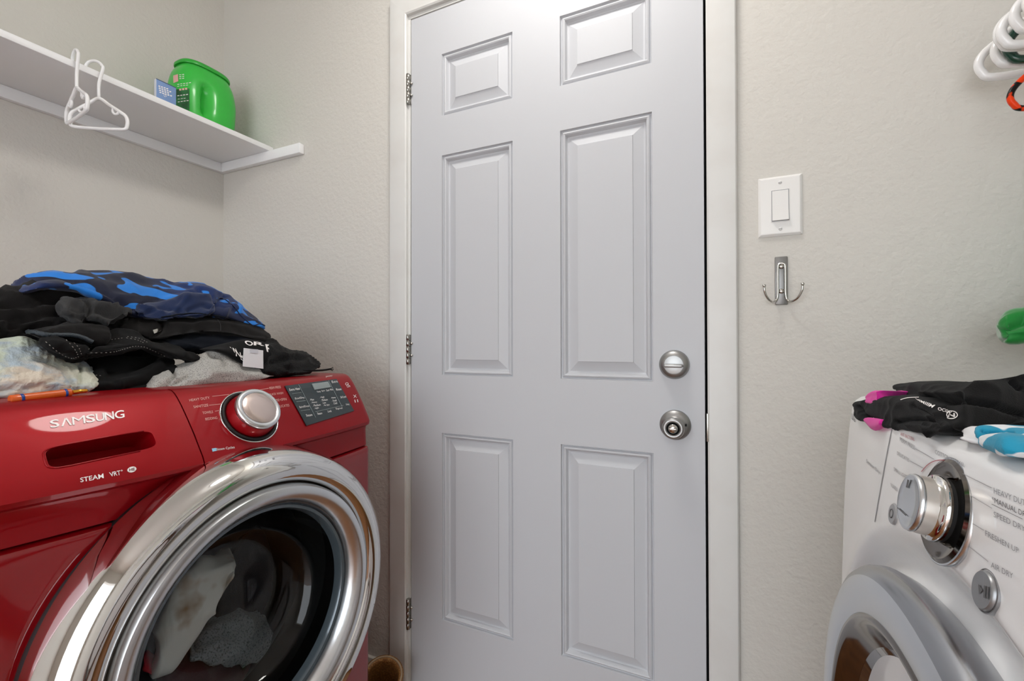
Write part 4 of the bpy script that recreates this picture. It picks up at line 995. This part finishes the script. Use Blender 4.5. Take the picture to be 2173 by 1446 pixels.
# ------------------------------------------------------------------ hangers
def hanger_paths(hw, hk_top, drop, bar, rr=.018):
    """2-D (u along the arms, z down from the hook top): body loop and hook"""
    ap = hk_top
    body = [(0, -ap), (hw*.35, -ap-drop*.33), (hw*.75, -ap-drop*.72), (hw*.93, -ap-drop*.93), (hw*1.0, -ap-drop-rr*.5), (hw*.985, -ap-drop-rr*1.3), (hw*.90, -ap-drop-rr*1.75), (hw*.5, -ap-drop-rr*1.85), (0, -ap-drop-rr*1.9)]
    body = body+[(-u, z) for u, z in body[-2:0:-1]]
    R = .020
    hook = [(0, -ap)] + [(0.0, -ap*.72), (.002, -R*1.6)] + [(R*.55+R*cos(a), -R+R*sin(a)) for a in np.linspace(pi*.98, -.05*pi, 9)] + [(R*1.5, -R*1.75)]
    return body, hook
def hanger(name, label, base, direction, hw, hk_top, drop, r, m, group=None, rr=.018, notch=False):
    """base: top of the hook; direction: unit xy vector of the arm"""
    e = thing(name, label, 'hanger', base, group)
    d = Vector((direction[0], direction[1], 0)).normalized(); o = Vector(base)
    body, hook = hanger_paths(hw, hk_top, drop, 0, rr)
    f = lambda p: o+d*p[0]+Vector((0, 0, p[1]))
    link('hanger_frame', tube([f(p) for p in catmull(body, 120, closed=True)], r, 10, closed=True), m, e)
    hk_ = [(p[0]-.019, p[1]) if i > 1 else p for i, p in enumerate(hook)]
    link('hanger_hook', tube([f(p) for p in catmull([(0, -hk_top)]+[(0, -hk_top*.6)]+[(p[0]+.0, p[1]) for p in hook[3:]], 50)], r*.85, 10), m, e)
    if notch:
        for s in (-1, 1):
            u = hw*.50*s; z = -hk_top-drop*.5
            link('strap_notch', tube([f(p) for p in catmull([(u, z), (u-.001*s, z-.010), (u+.004*s, z-.016), (u+.011*s, z-.014), (u+.013*s, z-.008)], 20)], r*.75, 8), m, e)
    return e
def lip_hook(y, shelf_x, sgn): return (shelf_x, y, 1.7895)
hanger('coat_hanger', 'small white plastic hanger hooked on the shelf, seen nearly edge on', (-1.446, .560, 1.794), (-1, .10, 0), .070, .098, .040, .0042, M['hanger_pl'], notch=True)
hanger('coat_hanger', 'small white plastic hanger on the shelf, nearer the blue box and turned open to view', (-1.446, .604, 1.788), (-.80, -.52, 0), .066, .096, .044, .0042, M['hanger_pl'], notch=True)
hx0 = .628
ORD = ('white plastic hanger nearest the door in the row at the top right', 'second white hanger from the door, just behind the dark green hanger', 'third white hanger from the door in the bunch at the top right', 'fourth white hanger from the door in the bunch at the top right', 'fifth white hanger from the door in the bunch at the top right', 'white hanger nearest the viewer in the bunch at the top right')
for i, (y_, dz, dx) in enumerate(((1.035, 0., 0.), (1.004, .0, .006), (.972, .008, -.006), (.950, .006, -.006), (.926, .010, -.004), (.900, .008, -.004))):
    hanger('coat_hanger', ORD[i], (hx0+dx, y_, 1.789+dz), (1, .03*(i % 3-1), 0), .225, .116, .115, .0066, M['hanger_pl'], 'white hangers on the right shelf', rr=.026)
hanger('coat_hanger', 'dark green plastic hanger among the white hangers at the top right', (hx0+.012, .988, 1.789), (1, -.01, 0), .222, .122, .112, .0066, M['green_hanger'], None, rr=.026)
hanger('coat_hanger', 'orange and black striped hanger hanging lowest at the top right', (hx0+.010, 1.010, 1.789), (1, .06, 0), .215, .166, .150, .0045, M['orangepat'], None, rr=.022)

# green garment hanging from the right shelf, its sleeve end in view
gg = thing('green_jacket', 'green satin sleeve end reaching in at the right edge above the dryer', 'clothing', (.6, .95, 1.3))
g1 = drape('sleeve', [(2117, 686), (2124, 672), (2138, 663), (2155, 658), (2175, 655), (2215, 644), (2330, 560)], [(2117, 694), (2124, 718), (2138, 728), (2155, 729), (2175, 727), (2215, 724), (2330, 700)], lambda x, y: onY(x, y, .955), lambda x, y: onY(x, y, .94), (.02, .06, 0), M['greensat'], n=90, k=44, wr=.0012, fs=16, seed=71, bulge=(-.004, -.016, 0), ends=(.09, 0), parent=gg,
    folds=[([(2123, 712), (2121, 695), (2130, 678), (2150, 668), (2173, 664)], 2.4, .003), ([(2130, 705), (2150, 695), (2173, 685)], 9, -.010), ([(2128, 722), (2150, 712), (2173, 712)], 3, -.004)])
me = boxmesh('gb', (.50, .935, 1.00), (.74, 1.0, 1.38), .025, 4)
link('jacket_body', me, M['greensat'], gg)
link('jacket_loop', tube(catmull([(.62, .967, 1.36), (.62, .967, 1.66), (.618, .967, 1.775), (.645, .967, 1.790), (.668, .967, 1.772)], 30), .004, 8), M['hanger_pl'], gg)

# brown boot-like cuff on the floor between washer and door casing
bc = Vector(onY(812, 1436, .985)); bax = Vector((.30, -.34, .89)).normalized()
bt = thing('brown_boot', 'brown sparkly boot cuff on the floor between washer and door casing', 'boot', (bc.x-.03, bc.y+.03, 0))
V, F = [], []; seg = 48
e1_ = bax.cross(Vector((0, 0, 1))).normalized(); e2_ = bax.cross(e1_).normalized()
foot = Vector((bc.x-.035, bc.y+.03, .001))
rings = [(0, .030), (.0, .040), (.04, .048)]
lv = []
for t in np.linspace(0, 1, 14):   # outside, floor to rim
    c_ = foot.lerp(bc, t); r_o = .056-.006*sin(pi*t); lv.append((c_, r_o, t))
for t in (1.012, 1.0):
    lv.append((foot.lerp(bc, t), .0505 if t > 1 else .044, 1.))
for t in np.linspace(.95, .35, 8): lv.append((foot.lerp(bc, t), .042, t))
for c_, r_o, t in lv:
    ax_ = Vector((0, 0, 1)).lerp(bax, t).normalized(); a1 = (e1_-ax_*e1_.dot(ax_)).normalized(); a2 = ax_.cross(a1)
    for k in range(seg): V.append(c_+(a1*cos(2*pi*k/seg)+a2*sin(2*pi*k/seg))*r_o)
for v in V: v.z = max(v.z, .001)
for i in range(len(lv)-1):
    for k in range(seg): F.append((i*seg+k, i*seg+(k+1) % seg, (i+1)*seg+(k+1) % seg, (i+1)*seg+k))
F.append(tuple(range(seg))); F.append(tuple((len(lv)-1)*seg+k for k in range(seg)))
link('boot_shaft', recalc(pydata('boot', V, F)), M['rollbrown'], bt)
link('cuff_binding', tube([bc+bax*.001+(e1_*cos(a)+e2_*sin(a))*.0505 for a in np.linspace(0, 2*pi, 48, endpoint=False)], .0028, 8, closed=True), mat('cuff_binding', (150, 128, 100), .6), bt)
link('insole', lathe([(.0415, 0), (0, .002)], foot.lerp(bc, .36), (0, 0, 1), 32), M['rollin'], bt)
